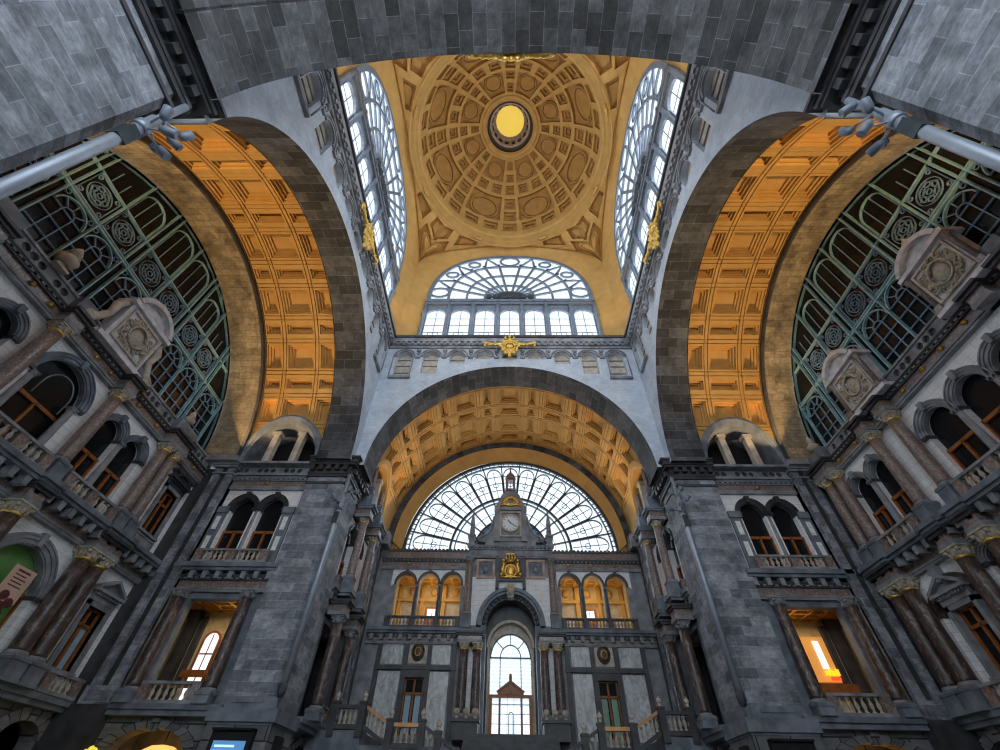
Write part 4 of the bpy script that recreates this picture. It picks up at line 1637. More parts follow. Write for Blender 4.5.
for k in 'WEN':
    D = DF[k]
    for s in (-1, 1):
        if (k == 'W' and s == -1) or (k == 'E' and s == 1):
            continue
        F = arm(k)
        lb = {('W', 1): 'tall grey corner pilaster where the left wall meets the far wall', ('E', -1): 'tall grey corner pilaster where the right wall meets the far wall',
              ('N', -1): 'grey corner pilaster left of the clock wall', ('N', 1): 'grey corner pilaster right of the clock wall'}[k, s]
        r = root('corner_pilaster', F, (0, 0, 0), lb, 'pilaster', None, 'structure')
        for nm, fn, mt in (('shaft', pilaster, 'darkstone'), ('rib', pil_rib, 'stone'), ('cap', pil_cap, 'moulding')):
            b = MB()
            fn(b)
            y0 = DG1 if k != 'N' else D - 2.2
            b.v = [(s * (9.85 + x), y0 + y, z) for x, y, z in b.v]
            if s < 0:
                b.f = [f[::-1] for f in b.f]
            part(nm, b.mesh('pilaster_' + nm, mt), r)

# ------------------------------------------------------------------ side walls of the arms next to the far piers


def bay(F, key, where):
    """two-storey wall bay: arch below, loggia, twin arches above"""
    proj = .75 if key[0] == 'N' else .28
    cxs = 1.35 if key[0] == 'N' else 1.72
    X0, X1 = -2.75, 2.75
    holes_l = [rect(-1.38, 1.38, 5.05, 9.42)]
    holes_u = [arch_poly(s * .88, .68, 11.0, 14.45) for s in (-1, 1)]
    gf = [arch_poly(0, 1.6, 0, 3.45, .8)]
    w = root('wall_%s' % {'W': 'far_left', 'E': 'far_right', 'NW': 'stair_left', 'NE': 'stair_right'}[key], F, (0, 0, 0), 'narrow two-storey wall bay %s' % where, 'wall', None, 'structure')
    mk('facing', 'cream', lambda b: b.plate(rect(X0, X1, 10.7, 16.75), holes_u, 0, .45), w)
    mk('lower_facing', 'bluestone', lambda b: b.plate(rect(X0, X1, 4.6, 10.72), holes_l, 0, .45), w)
    mk('ground_floor', 'rustic', lambda b: b.plate(rect(X0, X1, 0, 4.62), gf, -.1, .5), w)
    mk('voussoir', 'rustic', lambda b: (b.archbar(0, 3.45, 1.6, 2.1, -.18, 0, .2, pi - .2, 9, .5), b.box(-.16, .16, -.26, 0, 4.15, 4.6)), w)
    mk('base_course', 'bluestone', lambda b: (b.box(X0, X1, -.35 - proj * .4, .02, 4.62, 4.82), b.box(X0, X1, -.45 - proj * .4, .02, 4.82, 5.02)), w)
    # ground-floor recess and hanging lamp
    rc = mk('ground_recess', 'moulding', lambda b: (b.box(-2.2, 2.2, 2.4, 2.5, 0, 4.6), b.box(-2.2, 2.2, .5, 2.5, 4.42, 4.55), b.box(-2.3, -2.2, .5, 2.5, 0, 4.6), b.box(2.2, 2.3, .5, 2.5, 0, 4.6)), w)
    # loggia room
    room = {'W': 'room', 'E': 'room', 'NW': 'darkstone', 'NE': 'darkstone'}[key]

    def rm(b):
        d = 2.3
        b.quad((-2.4, d, 5.0), (2.4, d, 5.0), (2.4, d, 9.7), (-2.4, d, 9.7))
        b.quad((-2.4, .45, 5.0), (-2.4, d, 5.0), (-2.4, d, 9.7), (-2.4, .45, 9.7))
        b.quad((2.4, .45, 5.0), (2.4, d, 5.0), (2.4, d, 9.7), (2.4, .45, 9.7))
        b.quad((-2.4, .45, 5.0), (2.4, .45, 5.0), (2.4, d, 5.0), (-2.4, d, 5.0))
    lg = mk('loggia_room', room, rm, w)

    def ceil(b):
        cf = Coffers()
        for i in range(5):
            for j in range(4):
                u, v = -2.2 + i * .9, .6 + j * .6
                cf.add(u, u + .75, v, v + .45, 2, .1, .08, .07)
        cells(b, lambda u, v, h: (u, v, 9.45 + h), [-2.4, 2.4] + cf.us, [.40, 3.2] + cf.vs, cf.h)
    mk('loggia_ceiling', 'leaf' if key in 'WE' else 'sand', ceil, lg)
    mk('loggia_pilaster', 'darkstone', lambda b: [(b.box(s * 2.0 - .25, s * 2.0 + .25, 1.95, 2.3, 5, 9.3), b.box(s * 2.0 - .3, s * 2.0 + .3, 1.85, 2.3, 9.05, 9.5)) for s in (-1, 1)], lg)
    if key in 'WE':
        o = -1 if key == 'W' else 1
        mk('side_panel', 'sand', lambda b: [b.box(s * 2.36 - .06, s * 2.36 + .06, .55, 1.5, 5.0, 9.0) for s in (-1, 1)], lg)
        mk('wall_pilaster', 'darkstone', lambda b: b.box(o * 1.45 - .14, o * 1.45 + .14, 2.1, 2.3, 5, 9.2), lg)
    if key == 'W':
        f = mk('lit_window', 'winlight', lambda b: b.plate(arch_poly(-.62, .36, 5.1, 8.1), [], 2.22, 2.28), lg)

        def lf(b):
            b.archbar(-.62, 8.1, .36, .46, 2.16, 2.29)
            for x in (-1.03, -.21):
                b.box(x - .05, x + .05, 2.16, 2.29, 5, 8.1)
            b.box(-.64, -.60, 2.18, 2.23, 5, 8.4)
            for z in (6.1, 6.7, 7.5):
                b.box(-.95, -.25, 2.18, 2.23, z - .03, z + .03)
            b.box(-1.3, .3, 1.9, 2.0, 6.45, 6.75)
            b.box(-1.5, .1, 1.6, 1.7, 5.95, 6.15)
        mk('window_bar', 'wood', lf, f)
    if key == 'E':
        f = mk('lit_wall', 'orangelit', lambda b: b.box(.15, 1.25, 2.2, 2.28, 6.75, 8.7), lg)
        mk('bright_strip', 'winlight', lambda b: b.box(.62, .9, 2.14, 2.2, 7.3, 8.5), f)
        mk('yellow_sign', 'signyellow', lambda b: [b.box(.6 + i * .17, .74 + i * .17, 2.08, 2.14, 7.0, 7.2 + .07 * (i % 2)) for i in range(4)], f)
        mk('red_sign', 'signred', lambda b: b.box(.75, 1.2, 2.08, 2.14, 6.82, 6.95), f)
        mk('timber_gallery', 'wood', lambda b: (b.box(-.3, 1.6, 1.7, 2.2, 6.2, 6.6), b.box(.1, .2, 1.9, 2.0, 5, 6.2), b.box(1.15, 1.25, 1.9, 2.0, 5, 6.2)), lg)
    if key[0] == 'N':
        f = mk('cream_door', 'sand', lambda b: (b.box(-.75, .75, 1.2, 1.32, 5.0, 7.6), b.box(-.85, .85, 1.1, 1.32, 7.6, 7.75)), lg)
        mk('door_panel', 'moulding', lambda b: b.bar(rect(-.5, .5, 5.3, 7.3), .06, 1.16, 1.2, True), f)
        mk('dark_screen', 'darkstone', lambda b: b.box(-2.4, 2.4, 1.32, 1.4, 5, 9.7), lg)
    side = {'W': 'far wall on the left', 'E': 'far wall on the right', 'NW': 'wall left of the stairs', 'NE': 'wall right of the stairs'}[key]
    # columns of both storeys: s=-1 is the left one seen from the hall
    for s, tx in ((-1, 'left'), (1, 'right')):
        column(F, s * cxs, -proj, 5.02, 9.7, .30, 'brown', 'brown marble loggia column, the %s one in the %s' % (tx, side), 'loggia columns', .42, False)
        if key[0] == 'N':
            column(F, s * cxs, -proj, 11.08, 15.7, .26, 'rose', 'red-brown upper column, the %s one on the %s' % (tx, side), 'upper columns beside the clock wall', .75)
            column(F, s * cxs, -proj + .1, 17.55, 20.2, .18, 'rose', 'short topmost column, the %s one on the %s' % (tx, side), 'topmost columns beside the clock wall', .5, False)
    blk = [(s * cxs, .9, proj + .42) for s in (-1, 1)]
    entablature(F, X0, X1, 9.7, 10.5, .32, 'stone lintel and balcony above the loggia of the %s' % side, blk if key[0] == 'N' else (), (), (10.7, 11.08, .55 if key[0] != 'N' else .6, [(c, 1.1, o + .1) for c, _, o in blk] if key[0] == 'N' else []))
    entablature(F, X0, X1, 15.65, 16.5, .32, 'dark cornice above the twin arches of the %s' % side, blk if key[0] == 'N' else (), (0,), None, ('moulding', 'rose', 'bluestone'))
    parapet(F, X0, X1, 16.6, 17.32, 'parapet with round holes on the %s' % side, -.25, [(s * cxs, .8, proj + .3) for s in (-1, 1)] if key[0] == 'N' else ())
    balustrade(F, -1.35 + (.38 if key[0] == 'N' else 0), 1.35 - (.38 if key[0] == 'N' else 0), -proj * .8, 5.04, .82, 'lower balustrade of the loggia in the %s' % side, 'loggia balustrades', [])
    balustrade(F, -2.0, 2.0, -.38 if key[0] != 'N' else -.22, 11.08, .72, 'upper balustrade below the twin arches of the %s' % side, 'twin arch balustrades', [0])
    for s, tx in ((-1, 'left'), (1, 'right')):
        window(F, s * .88, .68, 11.1, 14.45, 'dark arched window, %s of the pair in the %s' % (tx, side), wood_to=13.1, surr_w=.26, surround='darkstone')
    column(F, 0, .12, 11.1, 14.45, .17, 'moulding', 'slim grey colonnette between the twin arches of the %s' % side, 'colonnettes of the far walls', .7, False, 'colonnette')
    if key in 'WE':
        for s, tx in ((-1, 'left'), (1, 'right')):
            t = root('panelled_pilaster', F, (s * 1.98, 0, 11.1), 'white-inlaid pilaster, %s of the twin arches in the %s' % (tx, side), 'pilaster', 'panelled pilasters', 'thing')
            part('shaft', mesh('pp_shaft', 'bluestone', lambda b: (b.box(-.3, .3, -.12, .02, 0, 3.0), b.box(-.36, .36, -.2, .02, 3.0, 3.4))), t)
            part('inlay', mesh('pp_inlay', 'cream', lambda b: (b.box(-.13, .13, -.15, -.1, .8, 1.6), b.box(-.13, .13, -.15, -.1, 2.0, 2.8))), t, None, 'white stone inlay')
        q = root('quarter_column', F, (-2.56 if key == 'W' else 2.56, -.1, 5.02), 'plain rounded cream half column in the corner of the %s' % side, 'column', None, 'thing')
        mk('shaft', 'sand', lambda b: b.lathe([(.34, .5), (.33, 4.3), (.36, 4.4), (.36, 4.68)], (0, 0, 0), 16), q)
        mk('base', 'moulding', lambda b: b.box(-.4, .4, -.4, .3, 0, .5), q)
        # hanging lamp in the ground-floor arch
        h = root('hanging_lamp', F, (.1, .9, 3.2), 'glowing orange hanging lamp in the ground-floor arch on the %s' % ('left' if key == 'W' else 'right'), 'lamp', 'hanging lamps', 'thing')
        mk('shade', 'lampglow', lambda b: b.lathe([(.1, .6), (.45, .55), (.8, .35), (.95, .12), (.8, .02), (.1, 0)], (0, 0, 0), 16), h)  # glowing shade made extra wide to stand in for the orange-lit soffit
        mk('rod', 'darkiron', lambda b: b.tube([(0, 0, .5), (0, 0, 1.25)], .03, 6), h)
        mk('globe', 'wood', lambda b: b.ball((-.25, -.6, .1), .22, 1, 1, 1, 10, 8), h)
    return w


bay(Matrix.Translation((-15.0, YC + AW, 0)), 'W', 'between the left corner and the far left pier')
bay(Matrix.Translation((15.0, YC + AW, 0)), 'E', 'between the right corner and the far right pier')
bay(Matrix.Translation((-AW, YC + 15.2, 0)) @ Matrix.Rotation(pi / 2, 4, 'Z'), 'NW', 'to the left of the stairs, seen edge on')
bay(Matrix.Translation((AW, YC + 15.2, 0)) @ Matrix.Rotation(-pi / 2, 4, 'Z'), 'NE', 'to the right of the stairs, seen edge on')
for k, kk in (('W', 1), ('E', 1)):
    s = -1 if k == 'W' else 1
    lamp('loggia_lamp', (s * 15.0, YC + AW + 1.3, 9.2), (s * 15.0, YC + AW + 1.4, 5), 26, WARM, .4)
    lamp('arch_lamp', (s * 15.0, YC + AW + 1.4, 3.1), (s * 15.0, YC + AW + 1.4, 6), 14, (1, .55, .2), .5)

# ------------------------------------------------------------------ clock wall
DN = DF['N']
FN = arm('N') @ Matrix.Translation((.12, DN, 0))
LOG = (-7.85, -6.12, -4.4)
wn_holes = [arch_poly(0, 2.0, 4.0, 11.4, 2.0, 24)]
for s in (-1, 1):
    wn_holes += [arch_poly(s * c, .71, 11.1, 14.05, .76, 12) for c in LOG]
    wn_holes += [rect(s * 6.22 - .62, s * 6.22 + .62, 5.3, 8.2)]
w = root('wall_clock', FN, (0, 0, 0), 'ornate far wall with the clock, gate arch and two loggias', 'wall', None, 'structure')
mk('facing', 'moulding', lambda b: b.plate(rect(-10.6, 10.6, 0, 16.6), wn_holes, 0, .5), w)
mk('tile_facing', 'cream', lambda b: b.plate(rect(-2.9, 2.9, 11.3, 14.6), [arch_poly(0, 2.05, 11.0, 11.4, 2.05, 24)] if False else [], -.06, 0) if False else
   b.plate([(-2.9, 11.3), (-2.42, 11.3)] + [(-2.42 * cos(t), 11.4 + 2.42 * sin(t)) for t in lin(0, pi, 24)] + [(2.42, 11.3), (2.9, 11.3), (2.9, 14.6), (-2.9, 14.6)], [], -.08, 0), w)


def spandrel_tiles(s):
    def fn(b):
        outer = [(s * 8.95, 13.9), (s * 8.95, 15.1), (s * 3.45, 15.1), (s * 3.45, 13.9)]
        cut = []
        for c in sorted(LOG, reverse=True):
            cx = s * abs(c)
            cut += [(cx - s * .84 * cos(t), 14.05 + .9 * sin(t)) for t in lin(0, pi, 10)]
        b.plate(outer + cut, [], -.05, 0)
    return fn


for s in (-1, 1):
    mk('loggia_spandrel', 'cream', spandrel_tiles(s), w)
# marble wall panels
for s in (-1, 1):
    for x0, x1, z0, z1 in ((7.25, 8.65, 5.2, 8.55), (4.05, 5.3, 5.2, 8.55), (7.25, 8.65, 8.95, 10.3), (4.05, 5.3, 8.95, 10.3)):
        mk('marble_panel', 'greymarble', lambda b: b.box(min(s * x0, s * x1), max(s * x0, s * x1), -.05, .01, z0, z1), w, 'grey veined marble panel')
    f = mk('medallion_panel', 'sand', lambda b: b.box(s * 6.22 - .62, s * 6.22 + .62, -.07, .01, 8.98, 10.3), w)
    mk('medallion', 'bronze', lambda b: (b.ball((s * 6.22, -.08, 9.65), 1, .40, .1, .5, 16, 8), b.tube([(s * 6.22 + .4 * cos(a), -.1, 9.65 + .5 * sin(a)) for a in lin(0, 2 * pi, 20)], .05, 6)), f, 'dark bronze oval medallion')
    mk('medallion_gilding', 'leaf', lambda b: b.tube([(s * 6.22 + .2 * cos(a), -.19, 9.65 + .25 * sin(a)) for a in lin(0, 2 * pi, 14)], .035, 5), f)
    mk('string_course', 'darkstone', lambda b: (b.box(min(s * 3.6, s * 8.9), max(s * 3.6, s * 8.9), -.2, .01, 8.62, 8.86), [b.box(s * c - .14, s * c + .14, -.16, .01, 4.9, 10.5) for c in (5.42, 7.02, 3.78, 8.85)]), w)
    window(FN, s * 6.22, .62, 5.3, 8.2, 'wooden window with %s below the %s loggia' % (('pale blue blinds', 'left') if s < 0 else ('pale green blinds', 'right')), 'rect', 0, .2, blind='blueglass' if s < 0 else 'greenglass')
    mk('window_surround', 'darkstone', lambda b: (b.box(s * 6.22 - .86, s * 6.22 - .62, -.12, .1, 5.0, 8.4), b.box(s * 6.22 + .62, s * 6.22 + .86, -.12, .1, 5.0, 8.4), b.box(s * 6.22 - .9, s * 6.22 + .9, -.18, .1, 8.2, 8.6)), w)

# balcony, cornice
bl = [(s * 2.75, 1.75, .75) for s in (-1, 1)]
entablature(FN, -9.9, -1.9, 10.1, 10.7, .3, 'balcony ledge under the left loggia of the clock wall', [(-2.75, 1.7, .8)], (), (10.72, 11.05, .5, []))
entablature(FN, 1.9, 9.9, 10.1, 10.7, .3, 'balcony ledge under the right loggia of the clock wall', [(2.75, 1.7, .8)], (), (10.72, 11.05, .5, []))
entablature(FN, -9.9, -3.2, 15.1, 15.9, .3, 'dark cornice with gilt bosses above the left loggia', (), [-7.85, -6.12, -4.4], None, ('moulding', 'rose', 'darkstone'))
entablature(FN, 3.2, 9.9, 15.1, 15.9, .3, 'dark cornice with gilt bosses above the right loggia', (), [7.85, 6.12, 4.4], None, ('moulding', 'rose', 'darkstone'))
entablature(FN, -3.3, 3.3, 16.0, 16.9, .45, 'grey cornice under the clock', (), (), None, ('moulding', 'moulding', 'moulding'))
for s, tx in ((-1, 'left'), (1, 'right')):
    entablature.n += 1
    r = root('trim_%d' % entablature.n, FN, (0, 0, 0), 'dark cresting above the %s loggia, at the foot of the great window' % tx, 'parapet', None, 'structure')
    mk('panel', 'rose', lambda b: b.box(min(s * 3.2, s * 9.6), max(s * 3.2, s * 9.6), -.2, .1, 15.9, 16.5), r)
    mk('cresting', 'darkstone', lambda b: ([b.ball((s * (3.5 + .3 * i), -.1, 16.6), .14, 1, .6, 1) for i in range(20)], b.box(min(s * 3.2, s * 9.6), max(s * 3.2, s * 9.6), -.26, .12, 16.42, 16.55)), r)
    balustrade(FN, *sorted((s * 3.6, s * 8.85)), -.3, 11.05, .72, 'balustrade of the %s loggia on the clock wall' % tx, 'loggia balustrades of the clock wall', [s * 6.985, s * 5.26], 'moulding', 'darkstone', .22, .3, 'darkstone')
    for c, nm in zip(LOG, ('outer', 'middle', 'inner')):
        pass
    for c, nm in ((6.985, 'outer'), (5.26, 'inner')):
        column(FN, s * c, .1, 11.05, 14.05, .14, 'darkstone', 'slender dark colonnette, %s of two in the %s loggia' % (nm, tx), 'loggia colonnettes', .7, False, 'colonnette')
    # loggia arches
    f = mk('loggia_arch', 'darkstone', lambda b: [(b.archbar(s * c, 14.05, .71, .87, -.14, .1, 0, pi, 14, 1.07), b.box(s * c - .1, s * c + .1, -.2, .05, 14.8, 15.1)) for c in LOG], w)
    # loggia room, warmly lit
    x0, x1 = sorted((s * 3.3, s * 9.0))

    def rm(b):
        d = 3.2
        b.quad((x0, d, 11), (x1, d, 11), (x1, d, 15.3), (x0, d, 15.3))
        b.quad((x0, .5, 11), (x0, d, 11), (x0, d, 15.3), (x0, .5, 15.3))
        b.quad((x1, .5, 11), (x1, d, 11), (x1, d, 15.3), (x1, .5, 15.3))
        b.quad((x0, .5, 11), (x1, .5, 11), (x1, d, 11), (x0, d, 11))
    lg = mk('loggia_room', 'room', rm, w)

    def cl(b):
        cf = Coffers()
        for i in range(6):
            for j in range(3):
                u, v = x0 + .25 + i * .84, .7 + j * .82
                cf.add(u, u + .66, v, v + .66, 2, .1, .1, .08)
        cells(b, lambda u, v, h: (u, v, 15.1 + h), [x0, x1] + cf.us, [.5, 3.2] + cf.vs, cf.h)
    mk('loggia_ceiling', 'gold', cl, lg)
    f = mk('loggia_panel', 'sand', lambda b: [b.box(s * c - .6, s * c + .6, 3.1, 3.18, 11, 13.75) for c in (7.85, 4.4)], lg)
    mk('loggia_ribs', 'gold', lambda b: ([b.box(s * c - .12, s * c + .12, 2.9, 3.2, 11, 15.1) for c in (7.0, 5.26, 8.8, 3.5)], b.box(x0, x1, 2.85, 3.2, 13.85, 14.05), [b.ball((s * c, 3.1, 14.6), .28, 1, .4, 1) for c in (7.85, 6.12, 4.4)]), lg)
    f = mk('orange_door', 'wood', lambda b: b.box(s * 6.12 - .55, s * 6.12 + .55, 3.0, 3.1, 11, 13.45), lg)
    mk('bright_transom', 'winlight', lambda b: [b.box(s * 6.12 + q - .17, s * 6.12 + q + .17, 2.96, 3.0, 12.8, 13.3) for q in (-.2, .2)], f)
    p = FN @ Vector((s * 5.9, 1.7, 15.0))
    lamp('loggia_lamp', p, p - Vector((0, 0, 3)), 75, (1, .78, .45), 1.2)
    p = FN @ Vector((s * 5.9, .9, 12.4))
    lamp('loggia_uplight', p, p + Vector((0, .6, 3)), 40, (1, .78, .45), 1.0)
    # paired gate columns and framing pilasters
    for c, nm in ((3.1, 'outer'), (2.2, 'inner')):
        column(FN, s * c, -.5, 5.0, 10.1, .30, 'brown', 'dark brown marble column beside the gate, %s one of the %s pair' % (nm, tx), 'gate columns', 1.15, True)
    t = root('panelled_pilaster', FN, (s * 2.65, 0, 6.3), 'narrow white tiled strip between the %s pair of gate columns' % tx, 'panel', None, 'thing')
    mk('shaft', 'cream', lambda b: b.box(-.2, .2, -.1, .01, 0, 3.5), t)
    mk('rounded_head', 'cream', lambda b: b.prism([(.2 * cos(a), 3.5 + .2 * sin(a)) for a in lin(0, pi, 10)], -.1, .01), t)
    column(FN, s * 3.1, -.25, 11.05, 16.0, .26, 'rose', 'tall grey-brown column framing the clock bay on the %s' % tx, 'clock bay columns', .9, False)
    t = root('relief_tablet', FN, (s * 1.9, -.1, 15.2), 'square stone tablet with a round carved relief, %s of the coat of arms' % tx, 'tablet', 'relief tablets', 'thing')
    mk('frame', 'rosesand', lambda b: b.bar(rect(-.62, .62, -.62, .62), .26, -.08, .06, True), t)
    mk('relief', 'moulding', lambda b: relief(b, .85, .85, 0, 0, -.02, 26, 9 + s, .08), t)
    mk('backing', 'bluestone', lambda b: b.box(-.6, .6, 0, .08, -.65, .65), t)
    t = root('obelisk', FN, (s * 3.1, -.15, 16.9), 'slender stone obelisk on the cornice, %s of the clock' % tx, 'obelisk', 'obelisks beside the clock', 'thing')
    part('pedestal', mesh('ob_ped', 'moulding', lambda b: (b.box(-.32, .32, -.32, .32, 0, .15), b.box(-.24, .24, -.24, .24, .15, .75), b.box(-.32, .32, -.32, .32, .75, .88))), t)
    part('needle', mesh('ob_needle', 'moulding', lambda b: (b.ball((0, 0, 1.05), .24), b.lathe([(.22, 1.2), (.16, 1.7), (.24, 1.8), (.2, 1.9), (.06, 2.9), (.1, 3.0), (0, 3.2)], (0, 0, 0), 8))), t)

# gate arch
r = root('gate_arch', FN, (0, 0, 0), 'heavy dark stone arch with a keystone around the gate in the clock wall', 'arch', None, 'structure')
mk('outer_ring', 'bluestone', lambda b: (b.archbar(0, 11.25, 2.02, 2.2, -.3, .02, 0, pi, 30, 1.05), b.archbar(0, 11.25, 2.2, 2.42, -.42, .02, 0, pi, 30, 1.05)), r)
mk('carved_ring', 'darkstone', lambda b: (b.archbar(0, 11.25, 1.72, 2.04, -.1, .3, 0, pi, 30, 1.05), [b.ball((1.88 * cos(a), -.12, 11.25 + 1.98 * sin(a)), .15, 1, .8, 1) for a in lin(.1, pi - .1, 17)]), r)
mk('keystone', 'oldleaf', lambda b: (b.prism([(-.2, 13.0), (.2, 13.0), (.3, 13.95), (-.3, 13.95)], -.62, 0), b.ball((0, -.65, 13.4), .22, 1, .7, 1.3)), r)
mk('passage_vault', 'darkstone', lambda b: b.grid(lambda a, y: (1.72 * cos(a), y, 11.25 + (1.72 * 1.05) * sin(a)), lin(0, pi, 30), [.2, 1.3], None, True), r)  # black stone here stands in for the deep shade under the gate arch
mk('passage_jamb', 'bluestone', lambda b: [b.box(min(s * 1.72, s * 2.1), max(s * 1.72, s * 2.1), -.2, 1.3, 4.9, 11.3) for s in (-1, 1)], r)
mk('tympanum', 'darkstone', lambda b: b.plate(arch_poly(0, 1.8, 4.9, 11.2, 1.9, 24), [arch_poly(0, 1.5, 4.95, 10.2, 1.62, 24)], 1.22, 1.34), r)  # also black, in place of the shade above the inner arch
mk('inner_arch', 'sand', lambda b: (b.archbar(0, 10.2, 1.5, 1.68, .85, 1.25, 0, pi, 30, 1.06), [b.box(min(s * 1.5, s * 1.6), max(s * 1.5, s * 1.6), .9, 1.25, 4.95, 10.2) for s in (-1, 1)]), r)
mk('inner_lining', 'sand', lambda b: b.plate(arch_poly(0, 1.6, 4.9, 10.2, 1.7, 24), [arch_poly(0, 1.38, 4.95, 9.68, 1.44, 24)], 1.26, 1.36), r)

# gate: wooden frame with glass
dr = root('door_1', FN, (0, 1.25, 0), 'tall arched glass gate with an orange-brown wooden frame, in the clock wall', 'door', None, 'structure')


def gate_fan(b):
    b.archbar(0, 9.68, 1.34, 1.42, -.05, .1, 0, pi, 24, 1.05)
    b.archbar(0, 9.68, .68, .74, -.03, .08, 0, pi, 18, 1.1)
    for a in (pi / 4, pi / 2, 3 * pi / 4):
        b.bar([(.72 * cos(a), 9.68 + .78 * sin(a)), (1.38 * cos(a), 9.68 + 1.44 * sin(a))], .05, -.03, .08)
    b.box(-1.4, 1.4, -.05, .1, 9.64, 9.72)
    for x in (-.71, .71):
        b.box(x - .03, x + .03, -.03, .08, 7.6, 9.68)


def gate_wood(b):
    for x0, x1 in ((-1.42, -1.2), (1.2, 1.42), (-.78, -.64), (.64, .78)):
        b.box(x0, x1, -.1, .12, 5.2, 7.6)
    b.box(-1.42, 1.42, -.12, .14, 7.42, 7.6)
    b.box(-1.42, -.64, -.1, .12, 5.2, 5.6)
    b.box(.64, 1.42, -.1, .12, 5.2, 5.6)
    b.prism([(-.85, 7.6), (.85, 7.6), (.72, 7.85), (0, 8.3), (-.72, 7.85)], -.16, .16)
    b.bar([(-.9, 7.72), (0, 8.34), (.9, 7.72)], .12, -.24, .2)
    b.box(-.1, .1, -.1, .1, 8.3, 8.65)
    b.ball((0, 0, 8.7), .1)


def gate_bars(b):
    for x in (-.22, .22):
        b.box(x - .015, x + .015, 0, .03, 5.2, 7.45)
    for z in (5.6, 6.1, 6.6, 7.1):
        b.box(-.64, .64, 0, .03, z - .015, z + .015)
        b.box(-1.2, -.78, 0, .03, z - .015, z + .015)
        b.box(.78, 1.2, 0, .03, z - .015, z + .015)


mk('fanlight_bar', 'darkiron', gate_fan, dr)
mk('wooden_frame', 'wood', gate_wood, dr)
mk('glazing_bar', 'darkiron', gate_bars, dr)
mk('pane', 'glass', lambda b: b.plate(arch_poly(0, 1.4, 5.2, 9.68, 1.45, 20), [], .05, .07), dr)

# train shed seen through the gate
sh = root('train_shed_roof', FN, (0, 0, 0), 'pale iron ribs of the train shed roof seen through the gate', 'roof', None, 'structure')
mk('purlin', 'grime', lambda b: [b.box(-9, 9, 14 + i * .5, 14.2 + i * .5, 9.0 + i * .42, 9.2 + i * .42) for i in range(20)], sh)
mk('rib', 'grime', lambda b: [b.box(x - .12, x + .12, 7.5, 34, 11 + 0, 11.25) if False else b.prism([(x - .12, 10), (x + .12, 10), (x + .12, 10.2), (x - .12, 10.2)], 12, 12.3) for x in (-2, 0, 2)], sh)

# great window above the clock wall
r = structure('window_%d' % (WN[0] + 1), FN, 'huge half-round fan window of bright glass behind the clock', 'window')
WN[0] += 1
ZG, RGL = 16.55, 8.65


def gw(k, a):
    return (RGL * k * cos(a), ZG + RGL * k * sin(a))


NP = 15


def gw_main(b):
    for k in range(NP + 1):
        a = pi * k / NP
        b.bar([gw(.18, a), gw(1.0, a)], .10, .12, .3)
    for t, wd in ((.985, .26), (.94, .10), (.56, .18), (.52, .08), (.34, .16)):
        b.bar([gw(t, a) for a in lin(0, pi, 60)], wd, .1, .3)
    for k in range(60):
        a = pi * (k + .5) / 60
        b.bar([gw(.94, a), gw(.985, a)], .06, .14, .26)


def gw_petal(b):
    for k in range(NP):
        a = pi * (k + .5) / NP
        h = pi / NP * .45
        pts = [gw(.58, a - h)] + [gw(.80, a - h)] + [gw(.80 + .115 * sin(t), a - h * cos(t)) for t in lin(.25, pi - .25, 8)] + [gw(.80, a + h), gw(.58, a + h)]
        b.bar(pts, .075, .14, .28)


def gw_lead(b):
    for k in range(NP):
        a = pi * (k + .5) / NP
        b.bar([gw(.58, a), gw(.9, a)], 0.045, .18, .24)
        for t in (.66, .74, .82):
            b.bar([gw(t, a + q) for q in (-.085, 0, .085)], 0.045, .18, .24)
        b.bar([(gw(.72, a)[0] + .22 * cos(q), gw(.72, a)[1] + .22 * sin(q)) for q in lin(0, 2 * pi, 10)[:-1]], 0.045, .18, .24, True)
        for t in (.32, .42):
            b.bar([gw(t, a + q) for q in (-.1, 0, .1)], .03, .18, .24)


mk('main_bar', 'darkiron', gw_main, r)
f = mk('petal_bar', 'darkiron', gw_petal, r)
mk('leading', 'darkiron', gw_lead, f)
mk('half_round_panel', 'bluebar', lambda b: b.plate([gw(.34, a) for a in lin(0, pi, 24)], [], .2, .24), r)
mk('pane', 'glass', lambda b: b.plate([gw(1.0, a) for a in lin(0, pi, 60)], [], .3, .32), r)

# clock aedicule
c = root('clock', FN, (0, -.2, 16.9), 'round white clock in a carved stone gable in the middle of the far wall', 'clock', None, 'thing')


def cl_body(b):
    b.box(-2.0, 2.0, -.12, .3, 0, .35)
    b.box(-1.15, 1.15, -.2, .35, .35, 3.0)
    b.box(-1.35, 1.35, -.35, .35, 3.0, 3.25)
    for s in (-1, 1):
        b.box(s * 1.1 - .22, s * 1.1 + .22, -.36, .35, .3, 3.0)
    b.prism([(-1.35, 3.25), (1.35, 3.25), (1.05, 3.8), (.75, 4.5), (.3, 4.9), (-.3, 4.9), (-.75, 4.5), (-1.05, 3.8)], -.2, .3)


def cl_scroll(b, s):
    if True:
        b.prism([(s * 1.2, .35), (s * 2.6, .35), (s * 2.2, .7), (s * 1.75, 1.0), (s * 1.45, 1.6), (s * 1.2, 2.4)], -.1, .25)
        b.tube([(s * 2.5, -.05, .6), (s * 1.8, -.08, 1.05), (s * 1.5, -.1, 1.7), (s * 1.3, -.1, 2.5)], .12, 6)
        b.ball((s * 2.45, -.05, .55), .25, 1, .8, 1)


